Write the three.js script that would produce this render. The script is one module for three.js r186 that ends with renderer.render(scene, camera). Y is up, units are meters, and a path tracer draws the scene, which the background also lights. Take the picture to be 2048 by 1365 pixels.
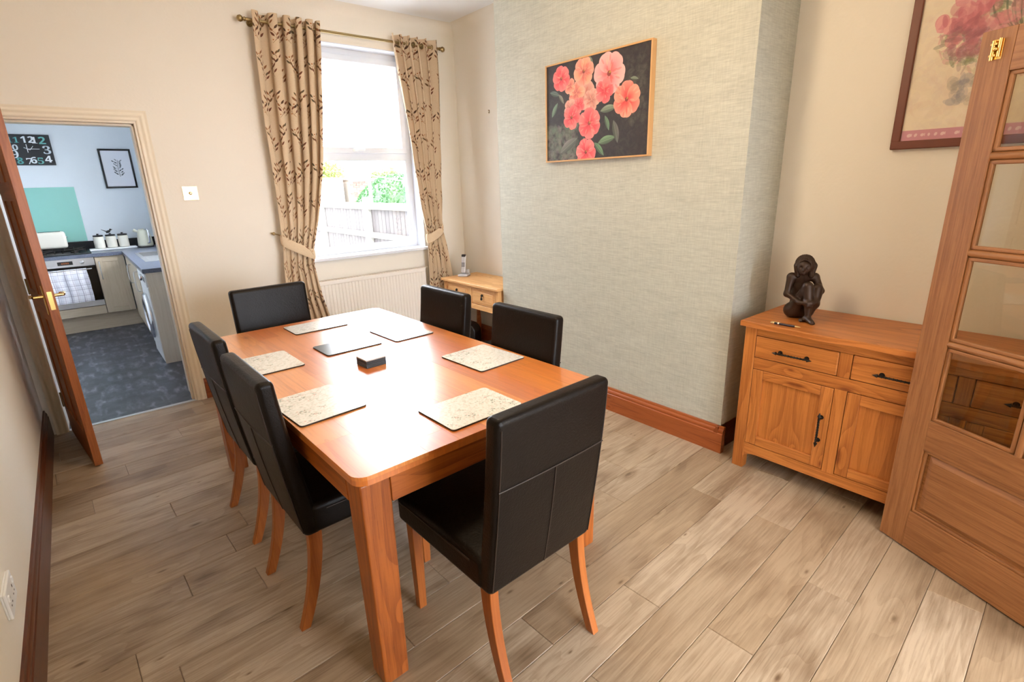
import * as THREE from 'three';
import { RoundedBoxGeometry } from 'three/addons/geometries/RoundedBoxGeometry.js';
import { MarchingCubes } from 'three/addons/objects/MarchingCubes.js';
import { mergeGeometries, mergeVertices, toCreasedNormals } from 'three/addons/utils/BufferGeometryUtils.js';

// ------------------------------------------------------------------ camera, sky, light, exposure
const scene = new THREE.Scene();
const renderer = new THREE.WebGLRenderer({ antialias: true });
renderer.toneMapping = THREE.LinearToneMapping;
renderer.toneMappingExposure = 1.18;
renderer.shadowMap.enabled = true;
const camera = new THREE.PerspectiveCamera(2 * Math.atan(682.5 / 1041.9) * 180 / Math.PI, 2048 / 1365, 0.05, 200);
camera.position.set(0.998, 1.551, 4.471);
camera.rotation.set(-0.2961, -0.6865, -0.0297, 'YXZ');
scene.add(camera);
scene.background = new THREE.Color(0.92, 0.98, 1.07);       // white overcast sky
scene.backgroundIntensity = 19;
const LAMP = { color: new THREE.Color(1.0, 0.78, 0.50), intensity: 2.9, at: [2.3, 2.42, 2.75] };

// ------------------------------------------------------------------ helpers
let seed = 12345;
function rnd() { seed = (seed * 1664525 + 1013904223) % 4294967296; return seed / 4294967296; }
const rr = (a, b) => a + (b - a) * rnd();
function hash(x, y, s) { let h = (x * 374761393 + y * 668265263 + s * 1274126177) | 0; h = Math.imul(h ^ (h >>> 13), 1274126177); h ^= h >>> 16; return (h >>> 0) / 4294967295; }
function vn(x, y, s = 0) {
  const xi = Math.floor(x), yi = Math.floor(y), fx = x - xi, fy = y - yi, u = fx * fx * (3 - 2 * fx), v = fy * fy * (3 - 2 * fy);
  const a = hash(xi, yi, s), b = hash(xi + 1, yi, s), c = hash(xi, yi + 1, s), d = hash(xi + 1, yi + 1, s);
  return a + (b - a) * u + (c - a) * v + (a - b - c + d) * u * v;
}
function fbm(x, y, s = 0, o = 4) { let t = 0, a = 0.5, n = 0; for (let i = 0; i < o; i++) { t += a * vn(x, y, s + i * 17); n += a; a *= 0.5; x *= 2.03; y *= 2.03; } return t / n; }
const hex = (h) => [(h >> 16) & 255, (h >> 8) & 255, h & 255];
const mix = (a, b, t) => a + (b - a) * t;
const clamp = (x, a = 0, b = 1) => Math.min(b, Math.max(a, x));

function dataTex(w, h, fn, { srgb = true, size = [1, 1], mirror = false } = {}) {
  const data = new Uint8Array(w * h * 4);
  for (let j = 0; j < h; j++) for (let i = 0; i < w; i++) {
    const c = fn(i / w, j / h); const k = (j * w + i) * 4;
    data[k] = clamp(c[0], 0, 255); data[k + 1] = clamp(c[1], 0, 255); data[k + 2] = clamp(c[2], 0, 255); data[k + 3] = 255;
  }
  const t = new THREE.DataTexture(data, w, h);
  if (srgb) t.colorSpace = THREE.SRGBColorSpace;
  t.magFilter = THREE.LinearFilter; t.minFilter = THREE.LinearFilter;
  t.wrapS = t.wrapT = mirror ? THREE.MirroredRepeatWrapping : THREE.RepeatWrapping;
  t.repeat.set(1 / size[0], 1 / size[1]);
  t.needsUpdate = true;
  return t;
}
function canvasTex(w, h, draw, { repeat = false, size = [1, 1] } = {}) {
  const c = document.createElement('canvas'); c.width = w; c.height = h;
  draw(c.getContext('2d'), w, h);
  const t = new THREE.CanvasTexture(c); t.colorSpace = THREE.SRGBColorSpace;
  if (repeat) { t.wrapS = t.wrapT = THREE.RepeatWrapping; t.repeat.set(1 / size[0], 1 / size[1]); }
  return t;
}
// wood: u runs along the grain; L and W metres
function woodTex(light, dark, { L = 1.6, W = 0.5, w = 1024, h = 512, s = 1, rings = 26, ringK = 0.5, fineK = 0.45, largeK = 0.3, knots = 3, warp = 0.9, knotSize = 0.02, smudge = 0 } = {}) {
  const A = hex(light), B = hex(dark), ks = [];
  for (let i = 0; i < knots; i++) ks.push([hash(i, 3, s) * L, hash(i, 7, s) * W, (0.5 + hash(i, 9, s)) * knotSize]);
  return dataTex(w, h, (a, b) => {
    const u = a * L, v = b * W;
    let r = v * rings + warp * 3.2 * fbm(u * 1.3, v * 5, s, 3) + 1.2 * fbm(u * 0.5, v * 14, s + 40, 2);
    let kd = 0;
    for (const [ku, kv, kr] of ks) {
      const dx = (u - ku) * 0.35, dy = v - kv, d = Math.sqrt(dx * dx + dy * dy);
      r += 1.6 * Math.exp(-d * d / (kr * kr * 9)) ; kd += Math.exp(-d * d / (kr * kr * 0.35)) * 0.9;
    }
    const f = r - Math.floor(r), ring = Math.pow(f, 1.6);
    const fine = fbm(u * 9, v * 260, s + 80, 3), pore = vn(u * 40, v * 620, s + 9) > 0.78 ? 1 : 0;
    const large = fbm(u * 1.1, v * 6, s + 120, 3);
    const t = clamp(ring * ringK + (fine - 0.35) * fineK * 1.4 + pore * 0.10 * fineK * 2 + (large - 0.5) * largeK * 2 + kd + (smudge ? smudge * Math.pow(clamp(fbm(u * 5, v * 13, s + 160, 3) * 1.9 - 0.85), 1.5) : 0));
    return [mix(A[0], B[0], t), mix(A[1], B[1], t), mix(A[2], B[2], t)];
  }, { size: [L, W], mirror: true });
}
function M(opts) { return new THREE.MeshPhysicalMaterial({ roughness: 0.6, ...opts }); }
function woodMat(light, dark, o = {}, m = {}) { return M({ map: woodTex(light, dark, o), roughness: 0.45, ...m }); }
const RGB = (r, g, b) => new THREE.Color(r, g, b);
const S = (h) => new THREE.Color(h);

const used = {};
function numbered(n) { if (used[n] === undefined) { used[n] = 0; return n; } used[n]++; return n + '_' + String(used[n]).padStart(3, '0'); }
function shade(o) { o.castShadow = true; o.receiveShadow = true; return o; }
function tag(o, label, category, group) { o.userData.label = label; if (category) o.userData.category = category; if (group) o.userData.group = group; return o; }
function thing(name, label, category, pos = [0, 0, 0], turn = 0, group) {
  const o = new THREE.Group(); o.name = numbered(name); o.position.set(...pos); o.rotation.y = turn;
  scene.add(o); return tag(o, label, category, group);
}
const sibling = new WeakMap();
function part(name, geo, mat, parent, label) {
  if (Array.isArray(geo)) geo = join(geo);
  const m = shade(new THREE.Mesh(geo, mat));
  if (parent === scene) m.name = numbered(name);
  else { const c = sibling.get(parent) ?? {}; sibling.set(parent, c); c[name] = (c[name] ?? -1) + 1; m.name = c[name] ? name + '_' + String(c[name]).padStart(3, '0') : name; }
  parent.add(m); if (label) m.userData.label = label; return m;
}
function struct(o, label, category) { o.userData.kind = 'structure'; return tag(o, label, category); }
function clean(g) { g = g.index ? g.toNonIndexed() : g; for (const k of Object.keys(g.attributes)) if (!['position', 'normal', 'uv'].includes(k)) g.deleteAttribute(k); g.morphAttributes = {}; g.clearGroups(); if (!g.attributes.normal) g.computeVertexNormals(); if (!g.attributes.uv) g.setAttribute('uv', new THREE.Float32BufferAttribute(new Float32Array(g.attributes.position.count * 2), 2)); return g; }
function join(gs) { return mergeGeometries(gs.map(clean)); }
// box-projected uv in metres; grain: axis that u follows
function muv(g, grain = 'x', off = null) {
  g = clean(g);
  const p = g.attributes.position, n = g.attributes.normal, uv = new Float32Array(p.count * 2);
  const o = off ?? [rnd() * 3, rnd() * 3], gi = 'xyz'.indexOf(grain);
  for (let i = 0; i < p.count; i += 3) {
    // by the face of the triangle
    const nn = [0, 0, 0]; for (let k = 0; k < 3; k++) { nn[0] += n.getX(i + k); nn[1] += n.getY(i + k); nn[2] += n.getZ(i + k); }
    const ab = nn.map(Math.abs); const d = ab[0] >= ab[1] && ab[0] >= ab[2] ? 0 : ab[1] >= ab[2] ? 1 : 2;
    let ax = [0, 1, 2].filter((k) => k !== d); if (ax[1] === gi) ax = [ax[1], ax[0]];
    for (let k = 0; k < 3; k++) { const q = [p.getX(i + k), p.getY(i + k), p.getZ(i + k)]; uv[(i + k) * 2] = q[ax[0]] + o[0]; uv[(i + k) * 2 + 1] = q[ax[1]] + o[1]; }
  }
  g.setAttribute('uv', new THREE.BufferAttribute(uv, 2));
  return g;
}
// rounded box centred at x,y,z
function rb(w, h, d, x, y, z, r = 0.003, grain = 'x', seg = 1) {
  const g = new RoundedBoxGeometry(w, h, d, seg, Math.min(r, w / 2.01, h / 2.01, d / 2.01));
  g.translate(x, y, z); return muv(g, grain);
}
// box by extents
function bb(x0, x1, y0, y1, z0, z1, r = 0.002, grain = 'x', seg = 1) { return rb(x1 - x0, y1 - y0, z1 - z0, (x0 + x1) / 2, (y0 + y1) / 2, (z0 + z1) / 2, r, grain, seg); }
function pb(x0, x1, y0, y1, z0, z1, grain = 'x') { const g = new THREE.BoxGeometry(x1 - x0, y1 - y0, z1 - z0); g.translate((x0 + x1) / 2, (y0 + y1) / 2, (z0 + z1) / 2); return muv(g, grain, [0, 0]); }
function tube(pts, r, seg = 24, rad = 8, closed = false) { return new THREE.TubeGeometry(new THREE.CatmullRomCurve3(pts.map((p) => new THREE.Vector3(...p)), closed, 'catmullrom', 0.5), seg, r, rad, closed); }
function cyl(r0, r1, a, b, n = 16) {     // between two points
  const A = new THREE.Vector3(...a), B = new THREE.Vector3(...b), d = B.clone().sub(A), g = new THREE.CylinderGeometry(r1, r0, d.length(), n);
  g.applyQuaternion(new THREE.Quaternion().setFromUnitVectors(new THREE.Vector3(0, 1, 0), d.normalize())); g.translate((A.x + B.x) / 2, (A.y + B.y) / 2, (A.z + B.z) / 2); return g;
}
function lathe(pts, n = 24) { return new THREE.LatheGeometry(pts.map((p) => new THREE.Vector2(p[0], p[1])), n); }
function ball(r, x, y, z, w = 16, h = 12) { const g = new THREE.SphereGeometry(r, w, h); g.translate(x, y, z); return g; }
function extrude(shape, depth, o = {}) { return new THREE.ExtrudeGeometry(shape, { depth, bevelEnabled: false, curveSegments: 10, ...o }); }
function rectShape(x0, x1, y0, y1) { const s = new THREE.Shape(); s.moveTo(x0, y0); s.lineTo(x1, y0); s.lineTo(x1, y1); s.lineTo(x0, y1); s.closePath(); return s; }
function holePath(x0, x1, y0, y1) { const s = new THREE.Path(); s.moveTo(x0, y0); s.lineTo(x0, y1); s.lineTo(x1, y1); s.lineTo(x1, y0); s.closePath(); return s; }
function roundShape(x0, x1, y0, y1, r) {
  const s = new THREE.Shape(); s.moveTo(x0 + r, y0); s.lineTo(x1 - r, y0); s.quadraticCurveTo(x1, y0, x1, y0 + r); s.lineTo(x1, y1 - r); s.quadraticCurveTo(x1, y1, x1 - r, y1);
  s.lineTo(x0 + r, y1); s.quadraticCurveTo(x0, y1, x0, y1 - r); s.lineTo(x0, y0 + r); s.quadraticCurveTo(x0, y0, x0 + r, y0); return s;
}
// convex polygon clip and prism with a chamfered top (polygon in x,z)
function clipPoly(poly, inside, cut) { const out = []; for (let i = 0; i < poly.length; i++) { const a = poly[i], b = poly[(i + 1) % poly.length], ia = inside(a), ib = inside(b); if (ia) out.push(a); if (ia !== ib) out.push(cut(a, b)); } return out; }
function clipRect(poly, x0, x1, z0, z1) {
  const cx = (X) => (a, b) => { const t = (X - a[0]) / (b[0] - a[0]); return [X, a[1] + t * (b[1] - a[1])]; }, cz = (Z) => (a, b) => { const t = (Z - a[1]) / (b[1] - a[1]); return [a[0] + t * (b[0] - a[0]), Z]; };
  poly = clipPoly(poly, (p) => p[0] >= x0, cx(x0)); if (poly.length) poly = clipPoly(poly, (p) => p[0] <= x1, cx(x1));
  if (poly.length) poly = clipPoly(poly, (p) => p[1] >= z0, cz(z0)); if (poly.length) poly = clipPoly(poly, (p) => p[1] <= z1, cz(z1));
  return poly;
}
function area(p) { let a = 0; for (let i = 0; i < p.length; i++) { const q = p[(i + 1) % p.length]; a += p[i][0] * q[1] - q[0] * p[i][1]; } return a / 2; }
function prism(poly, y0, y1, c, uvf) {
  // dedupe, orient
  poly = poly.filter((p, i) => { const q = poly[(i + 1) % poly.length]; return Math.hypot(p[0] - q[0], p[1] - q[1]) > 1e-4; });
  if (poly.length < 3) return null;
  if (area(poly) < 0) poly = poly.slice().reverse();
  const n = poly.length, ins = poly.map((p, i) => {
    const a = poly[(i + n - 1) % n], b = poly[(i + 1) % n];
    const e1 = [p[0] - a[0], p[1] - a[1]], e2 = [b[0] - p[0], b[1] - p[1]], l1 = Math.hypot(...e1), l2 = Math.hypot(...e2);
    const n1 = [-e1[1] / l1, e1[0] / l1], n2 = [-e2[1] / l2, e2[0] / l2], k = 1 + n1[0] * n2[0] + n1[1] * n2[1];
    return [p[0] + c * (n1[0] + n2[0]) / Math.max(k, 0.2), p[1] + c * (n1[1] + n2[1]) / Math.max(k, 0.2)];
  });
  const P = [], U = [];
  const tri = (a, b, d) => { for (const v of [a, b, d]) { P.push(...v); U.push(...uvf(v[0], v[2], v[1])); } };
  for (let i = 1; i < n - 1; i++) tri([ins[0][0], y1, ins[0][1]], [ins[i + 1][0], y1, ins[i + 1][1]], [ins[i][0], y1, ins[i][1]]);
  for (let i = 0; i < n; i++) {
    const j = (i + 1) % n, a = [ins[i][0], y1, ins[i][1]], b = [ins[j][0], y1, ins[j][1]], a1 = [poly[i][0], y1 - c, poly[i][1]], b1 = [poly[j][0], y1 - c, poly[j][1]], a2 = [poly[i][0], y0, poly[i][1]], b2 = [poly[j][0], y0, poly[j][1]];
    tri(a, b, b1); tri(a, b1, a1); tri(a1, b1, b2); tri(a1, b2, a2);
  }
  const g = new THREE.BufferGeometry(); g.setAttribute('position', new THREE.Float32BufferAttribute(P, 3)); g.setAttribute('uv', new THREE.Float32BufferAttribute(U, 2)); g.computeVertexNormals(); return g;
}
// soft cushion-like box, rounded by r, puffed, then bent by deform(v)
function softBox(w, h, d, r, { n = [10, 10, 4], puff = [0, 0, 0], deform, grain = 'y' } = {}) {
  const half = [w / 2, h / 2, d / 2];
  const list = half.map((H, k) => { const L = [-H, -H + r * 0.3, -H + r * 0.65]; for (let i = 0; i <= n[k]; i++) L.push(-H + r + (2 * H - 2 * r) * i / n[k]); L.push(H - r * 0.65, H - r * 0.3, H); return L; });
  const g = new THREE.BoxGeometry(1, 1, 1, list[0].length - 1, list[1].length - 1, list[2].length - 1), p = g.attributes.position;
  const uv = g.attributes.uv, nn = g.attributes.normal;
  for (let i = 0; i < p.count; i++) {
    const q = [p.getX(i), p.getY(i), p.getZ(i)].map((v, k) => list[k][Math.round((v + 0.5) * (list[k].length - 1))]);
    const N = [nn.getX(i), nn.getY(i), nn.getZ(i)], c = q.map((v, k) => clamp(v, -half[k] + r, half[k] - r)), e = q.map((v, k) => v - c[k]), l = Math.hypot(...e) || 1;
    let o = c.map((v, k) => v + e[k] / l * r);
    for (let k = 0; k < 3; k++) if (puff[k] && Math.abs(N[k]) > 0.5) { const a = (k + 1) % 3, b = (k + 2) % 3; o[k] += N[k] * puff[k] * (1 - (q[a] / half[a]) ** 2) * (1 - (q[b] / half[b]) ** 2); }
    uv.setXY(i, Math.abs(N[0]) > 0.5 ? q[2] : q[0], Math.abs(N[1]) > 0.5 ? q[2] : q[1]);
    if (deform) o = deform(...o);
    p.setXYZ(i, ...o);
  }
  // smooth over seams
  const uvs = uv.array.slice(); g.deleteAttribute('uv'); g.deleteAttribute('normal');
  const m = mergeVertices(g, 1e-5); m.computeVertexNormals();
  const flat = m.toNonIndexed(); const idx = g.index.array, out = new Float32Array(idx.length * 2);
  for (let i = 0; i < idx.length; i++) { out[i * 2] = uvs[idx[i] * 2]; out[i * 2 + 1] = uvs[idx[i] * 2 + 1]; }
  flat.setAttribute('uv', new THREE.BufferAttribute(out, 2));
  return flat;
}

// ------------------------------------------------------------------ materials
const bumpPaint = dataTex(256, 256, (a, b) => { const t = 255 * fbm(a * 40, b * 40, 5, 3); return [t, t, t]; }, { srgb: false, size: [0.5, 0.5], mirror: true });
const mWall = M({ color: S('#ebe4d8'), roughness: 0.85, bumpMap: bumpPaint, bumpScale: 0.0006 });
const mCeil = M({ color: S('#f5f5f5'), roughness: 0.9 });
const mKitchenWall = M({ color: S('#dfe6ec'), roughness: 0.8 });
const mGloss = M({ color: S('#ebdfc9'), roughness: 0.4 });
const mUpvc = M({ color: S('#dce1ea'), roughness: 0.35 });
const mRad = M({ color: S('#ece5dc'), roughness: 0.4 });
const paperTex = dataTex(1024, 1024, (a, b) => {
  const t = fbm(a * 26, b * 380, 21, 3) * 0.6 + fbm(a * 320, b * 30, 31, 2) * 0.3 + fbm(a * 9, b * 40, 41, 3) * 0.22;
  const k = (t - 0.57) * 48; return [188 + k, 187 + k, 174 + k * 0.95];
}, { size: [1.1, 1.1], mirror: true });
const mPaper = M({ map: paperTex, roughness: 0.8, bumpMap: paperTex, bumpScale: 0.0004 });
const oakFloor = ['#b29d84', '#ab957b', '#b6a28a', '#a89176'].map((c, i) => woodMat(S(c).getHex(), 0x6b543d, { L: 2.2, W: 0.62, s: 200 + i * 31, rings: 15, ringK: 0.17, fineK: 0.36, largeK: 0.36, knots: 9, warp: 1.6, knotSize: 0.009, smudge: 0.6 }, { roughness: 0.42 }));
const mTableW = [0xe38c3e, 0xd97c33, 0xeb9c4e, 0xdf863c].map((c, i) => woodMat(c, 0xb05c22, { L: 1.4, W: 0.4, w: 512, h: 256, s: 300 + i * 13, rings: 18, ringK: 0.25, fineK: 0.4, largeK: 0.35, knots: 1 }, { roughness: 0.3, clearcoat: 1, clearcoatRoughness: 0.28, ior: 1.7 }));
const mTableLeg = woodMat(0xa85c24, 0x662d0d, { L: 1.2, W: 0.4, s: 350, rings: 22, ringK: 0.35, fineK: 0.45, largeK: 0.5, knots: 4, knotSize: 0.012 }, { roughness: 0.35 });
const mChairLeg = woodMat(0xa86028, 0x823e14, { L: 1, W: 0.3, w: 512, h: 256, s: 370, rings: 18, ringK: 0.25, knots: 0 }, { roughness: 0.38 });
const mSideOak = woodMat(0xc67c3a, 0x7c3e14, { L: 1.5, W: 0.5, s: 380, rings: 20, ringK: 0.35, fineK: 0.4, largeK: 0.45, knots: 5, knotSize: 0.013 }, { roughness: 0.42 });
const mSideTop = woodMat(0xc67a3c, 0x85481a, { L: 1.5, W: 0.5, s: 385, rings: 16, ringK: 0.35, knots: 3 }, { roughness: 0.36 });
const mPine = woodMat(0xdfae74, 0xb0733c, { L: 1.2, W: 0.4, w: 512, h: 256, s: 390, rings: 20, ringK: 0.4, knots: 4, knotSize: 0.01 }, { roughness: 0.45 });
const mPineRed = woodMat(0xb86c3c, 0x7d3f1d, { L: 1, W: 0.3, w: 512, h: 256, s: 391, rings: 20, ringK: 0.3, knots: 1 }, { roughness: 0.45 });
const mDoorOak = woodMat(0x9e683b, 0x70431f, { L: 2, W: 0.5, s: 400, rings: 24, ringK: 0.3, fineK: 0.6, largeK: 0.3, knots: 0 }, { roughness: 0.5 });
const mDoorBrown = woodMat(0xa8602c, 0x6f3510, { L: 2, W: 0.5, w: 512, h: 256, s: 410, rings: 18, ringK: 0.3, knots: 1 }, { roughness: 0.4 });
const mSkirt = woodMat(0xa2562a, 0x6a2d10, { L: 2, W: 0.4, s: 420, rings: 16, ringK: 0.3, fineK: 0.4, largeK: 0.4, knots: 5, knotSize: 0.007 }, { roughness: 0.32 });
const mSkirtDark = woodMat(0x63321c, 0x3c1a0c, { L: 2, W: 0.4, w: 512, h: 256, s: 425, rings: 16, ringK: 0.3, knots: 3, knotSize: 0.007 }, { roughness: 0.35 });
const leatherBump = dataTex(512, 512, (a, b) => { const t = 255 * (0.6 * fbm(a * 90, b * 90, 61, 2) + 0.4 * fbm(a * 14, b * 14, 62, 3)); return [t, t, t]; }, { srgb: false, size: [0.4, 0.4], mirror: true });
const mLeather = M({ color: S('#130e0b'), roughness: 0.38, bumpMap: leatherBump, bumpScale: 0.0008, specularIntensity: 0.34 });
const mSeam = M({ color: S('#2a201b'), roughness: 0.4 });
const mBrass = M({ color: RGB(0.83, 0.56, 0.2), metalness: 1, roughness: 0.22 });
const mBrassPale = M({ color: RGB(0.86, 0.7, 0.38), metalness: 1, roughness: 0.28 });
const mAntique = M({ color: RGB(0.36, 0.27, 0.13), metalness: 1, roughness: 0.35 });
const mIron = M({ color: S('#26221f'), metalness: 0.6, roughness: 0.5 });
const mChrome = M({ color: RGB(0.8, 0.8, 0.82), metalness: 1, roughness: 0.14 });
const mSteel = M({ color: RGB(0.6, 0.6, 0.6), metalness: 1, roughness: 0.35 });
const mBlack = M({ color: S('#131416'), roughness: 0.35 });
const mBlackMatt = M({ color: S('#1b1b1d'), roughness: 0.7 });
const mWhite = M({ color: S('#eef0f2'), roughness: 0.35 });
const mGlass = M({ color: S('#ffffff'), transmission: 1, thickness: 0, roughness: 0, ior: 1.5 });
const mDoorGlass = M({ color: S('#f4f2ea'), transmission: 1, thickness: 0, roughness: 0, ior: 1.5 });

// ------------------------------------------------------------------ the room shell
const LX = 0.605, RX = 4.065, CX = 3.668, CZ0 = 1.117, CZ1 = 3.106, NZ = 4.72, CEIL = 2.93;
const WX0 = 2.46, WX1 = 3.615, WY0 = 0.975, WY1 = 2.655;         // window opening
const DX0 = 0.705, DX1 = 1.479, DY = 2.007;                       // kitchen door opening
{
  const s = rectShape(0.3, 4.35, -0.1, 3.05); s.holes.push(holePath(WX0, WX1, WY0, WY1), holePath(DX0, DX1, -0.02, DY));
  const g = extrude(s, 0.28); g.translate(0, 0, -0.28);
  struct(part('wall_back', g, mWall, scene), 'cream painted wall with the window and the kitchen doorway', 'wall');
  struct(part('wall_left', pb(LX - 0.15, LX, -0.1, 3.05, 0, 9.0), mWall, scene), 'cream painted wall on the narrow left edge', 'wall');
  struct(part('wall_right', pb(RX, RX + 0.15, -0.1, 3.05, 0, 9.0), mWall, scene), 'cream painted alcove wall behind the oak sideboard', 'wall');
  const f = rectShape(LX, RX, -0.1, 3.05); f.holes.push(holePath(1.72, 3.2, -0.02, 2.06));
  const fg = extrude(f, 0.12); fg.translate(0, 0, NZ);
  struct(part('wall_front', fg, mWall, scene), 'cream wall with a wide doorway, behind the viewer', 'wall');
  struct(part('wall_chimney', muv(pb(CX, RX, 0, CEIL, CZ0, CZ1), 'z', [0, 0]), mPaper, scene), 'chimney breast papered in pale sage woven-look wallpaper', 'wall');
  struct(part('ceiling', pb(LX, RX, CEIL, CEIL + 0.12, 0, NZ), mCeil, scene), 'plain white ceiling', 'ceiling');
  // lounge behind the viewer, where the double doorway leads
  const lw = rectShape(LX, RX, -0.1, 3.05); lw.holes.push(holePath(0.95, 3.75, 0.45, 2.6));
  const lg = extrude(lw, 0.2); lg.translate(0, 0, 8.0);
  struct(part('wall_lounge', lg, mWall, scene), 'far wall of the front room behind the viewer', 'wall');
  struct(part('ceiling_lounge', pb(LX, RX, CEIL, CEIL + 0.12, NZ + 0.12, 8.0), mCeil, scene), 'ceiling of the front room behind the viewer', 'ceiling');
  struct(part('floor_lounge', muv(pb(LX, RX, -0.1, 0, NZ + 0.12, 8.0), 'x', [0, 0]), oakFloor[1], scene), 'wood floor of the front room behind the viewer', 'floor');
  // coving: concave quarter
  const cove = (r) => { const s = new THREE.Shape(); s.moveTo(0, 0); s.lineTo(r, 0); s.absarc(r, -r, r, Math.PI / 2, Math.PI, false); s.lineTo(0, 0); return s; };
  const r = 0.085;
  const mk = (len, x, z, ry) => { const g = extrude(cove(r), len); g.rotateY(ry); g.translate(x, CEIL, z); return g; };
  struct(part('trim_1', mk(RX - LX, RX, 0, -Math.PI / 2), mWall, scene), 'curved coving along the window wall', 'coving');
  const g2 = extrude(cove(r), CZ0); g2.scale(-1, 1, 1); g2.index === null && flip(g2); g2.translate(RX, CEIL, 0);
  struct(part('trim_2', g2, mWall, scene), 'curved coving in the far alcove', 'coving');
  const g3 = extrude(cove(r), NZ); g3.translate(LX, CEIL, 0);
  struct(part('trim_3', g3, mWall, scene), 'curved coving along the left wall', 'coving');
}
function flip(g) { for (const k of ['position', 'normal', 'uv']) { const a = g.attributes[k], s = a.itemSize; for (let i = 0; i < a.count; i += 3) for (let c = 0; c < s; c++) { const t = a.array[(i + 1) * s + c]; a.array[(i + 1) * s + c] = a.array[(i + 2) * s + c]; a.array[(i + 2) * s + c] = t; } } g.computeVertexNormals(); return g; }

// floor: every plank a piece
{
  const floor = new THREE.Group(); floor.name = numbered('floor'); scene.add(floor); struct(floor, 'grey-brown oak effect plank floor', 'floor');
  part('subfloor', pb(LX - 0.02, RX + 0.02, -0.12, -0.012, -0.02, NZ + 0.12), mBlackMatt, floor);
  const th = 0.045, c = Math.cos(th), s = Math.sin(th), pitch = 0.1655;
  // row k lies between z' = 1.54 + (k-10)*pitch ..., with z' = z + 0.045 x
  const known = { 0: [1.10], 3: [1.263], 4: [1.062], 6: [0.863], 12: [2.40], 13: [3.222], 14: [2.461] };
  for (let k = -10; k < 22; k++) {
    const z0 = 1.54 + k * pitch, z1 = z0 + pitch;
    const joints = (known[k] ?? [0.7 + hash(k + 50, 1, 9) * 1.3]).slice();
    let x = joints[0]; const js = [x]; while (x < 4.6) { x += 1.22; js.push(x); } x = joints[0]; while (x > 0.2) { x -= 1.22; js.unshift(x); }
    for (let i = 0; i + 1 < js.length; i++) {
      // corners: along (c,-s) in x,z
      const at = (xx, zp) => [xx, zp - 0.045 * xx];
      const sh = 0.045 * pitch, gp = 0.00055;
      let poly = [at(js[i] + gp, z0 + gp), at(js[i + 1] - gp, z0 + gp), at(js[i + 1] + sh - gp, z1 - gp), at(js[i] + sh + gp, z1 - gp)];
      poly = clipRect(poly, LX, RX, 0.0, NZ + 0.12); if (poly.length < 3 || Math.abs(area(poly)) < 0.002) continue;
      if (poly.every((p) => p[0] > CX && p[1] > CZ0 && p[1] < CZ1)) continue;
      const ou = rnd() * 4, ov = rnd() * 4;
      const g = prism(poly, -0.012, 0, 0.002, (X, Z) => [X * c - Z * s + ou, X * s + Z * c + ov]);
      if (g) part('plank', g, oakFloor[Math.floor(rnd() * 4)], floor);
    }
  }
}
// skirting boards: profile swept along a straight run
function skirt(name, x0, z0, x1, z1, side, h, t, mat, label) {
  const L = Math.hypot(x1 - x0, z1 - z0), s = new THREE.Shape();
  s.moveTo(0, 0); s.lineTo(t, 0); s.lineTo(t, h * 0.74); s.lineTo(t * 0.8, h * 0.77); s.quadraticCurveTo(t * 1.0, h * 0.86, t * 0.55, h * 0.92); s.lineTo(t * 0.45, h); s.lineTo(0, h); s.closePath();
  let g = extrude(s, L, { curveSegments: 5 });
  g = muv(g, 'z'); if (side < 0) { g.scale(-1, 1, 1); flip(g); }
  g.rotateY(Math.atan2(x1 - x0, z1 - z0)); g.translate(x0, 0, z0);
  return struct(part(name, g, mat, scene), label, 'skirting');
}
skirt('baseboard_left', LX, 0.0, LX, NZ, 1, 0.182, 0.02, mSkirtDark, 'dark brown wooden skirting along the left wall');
skirt('baseboard_chimney', CX, CZ0 - 0.03, CX, CZ1 + 0.03, -1, 0.16, 0.032, mSkirt, 'red-brown wooden skirting along the papered chimney breast');
skirt('baseboard_return', CX - 0.03, CZ1, RX, CZ1, 1, 0.16, 0.03, mSkirt, 'wooden skirting on the side of the chimney breast by the sideboard');
skirt('baseboard_right', RX, CZ1 + 0.03, RX, NZ, -1, 0.16, 0.022, mSkirt, 'wooden skirting behind the sideboard');
skirt('baseboard_alcove', RX, 0.02, RX, CZ0, -1, 0.16, 0.022, mSkirt, 'wooden skirting in the far alcove under the side table');
skirt('baseboard_back', DX1 + 0.07, 0, RX, 0, -1, 0.16, 0.022, mSkirt, 'wooden skirting below the window');

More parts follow.
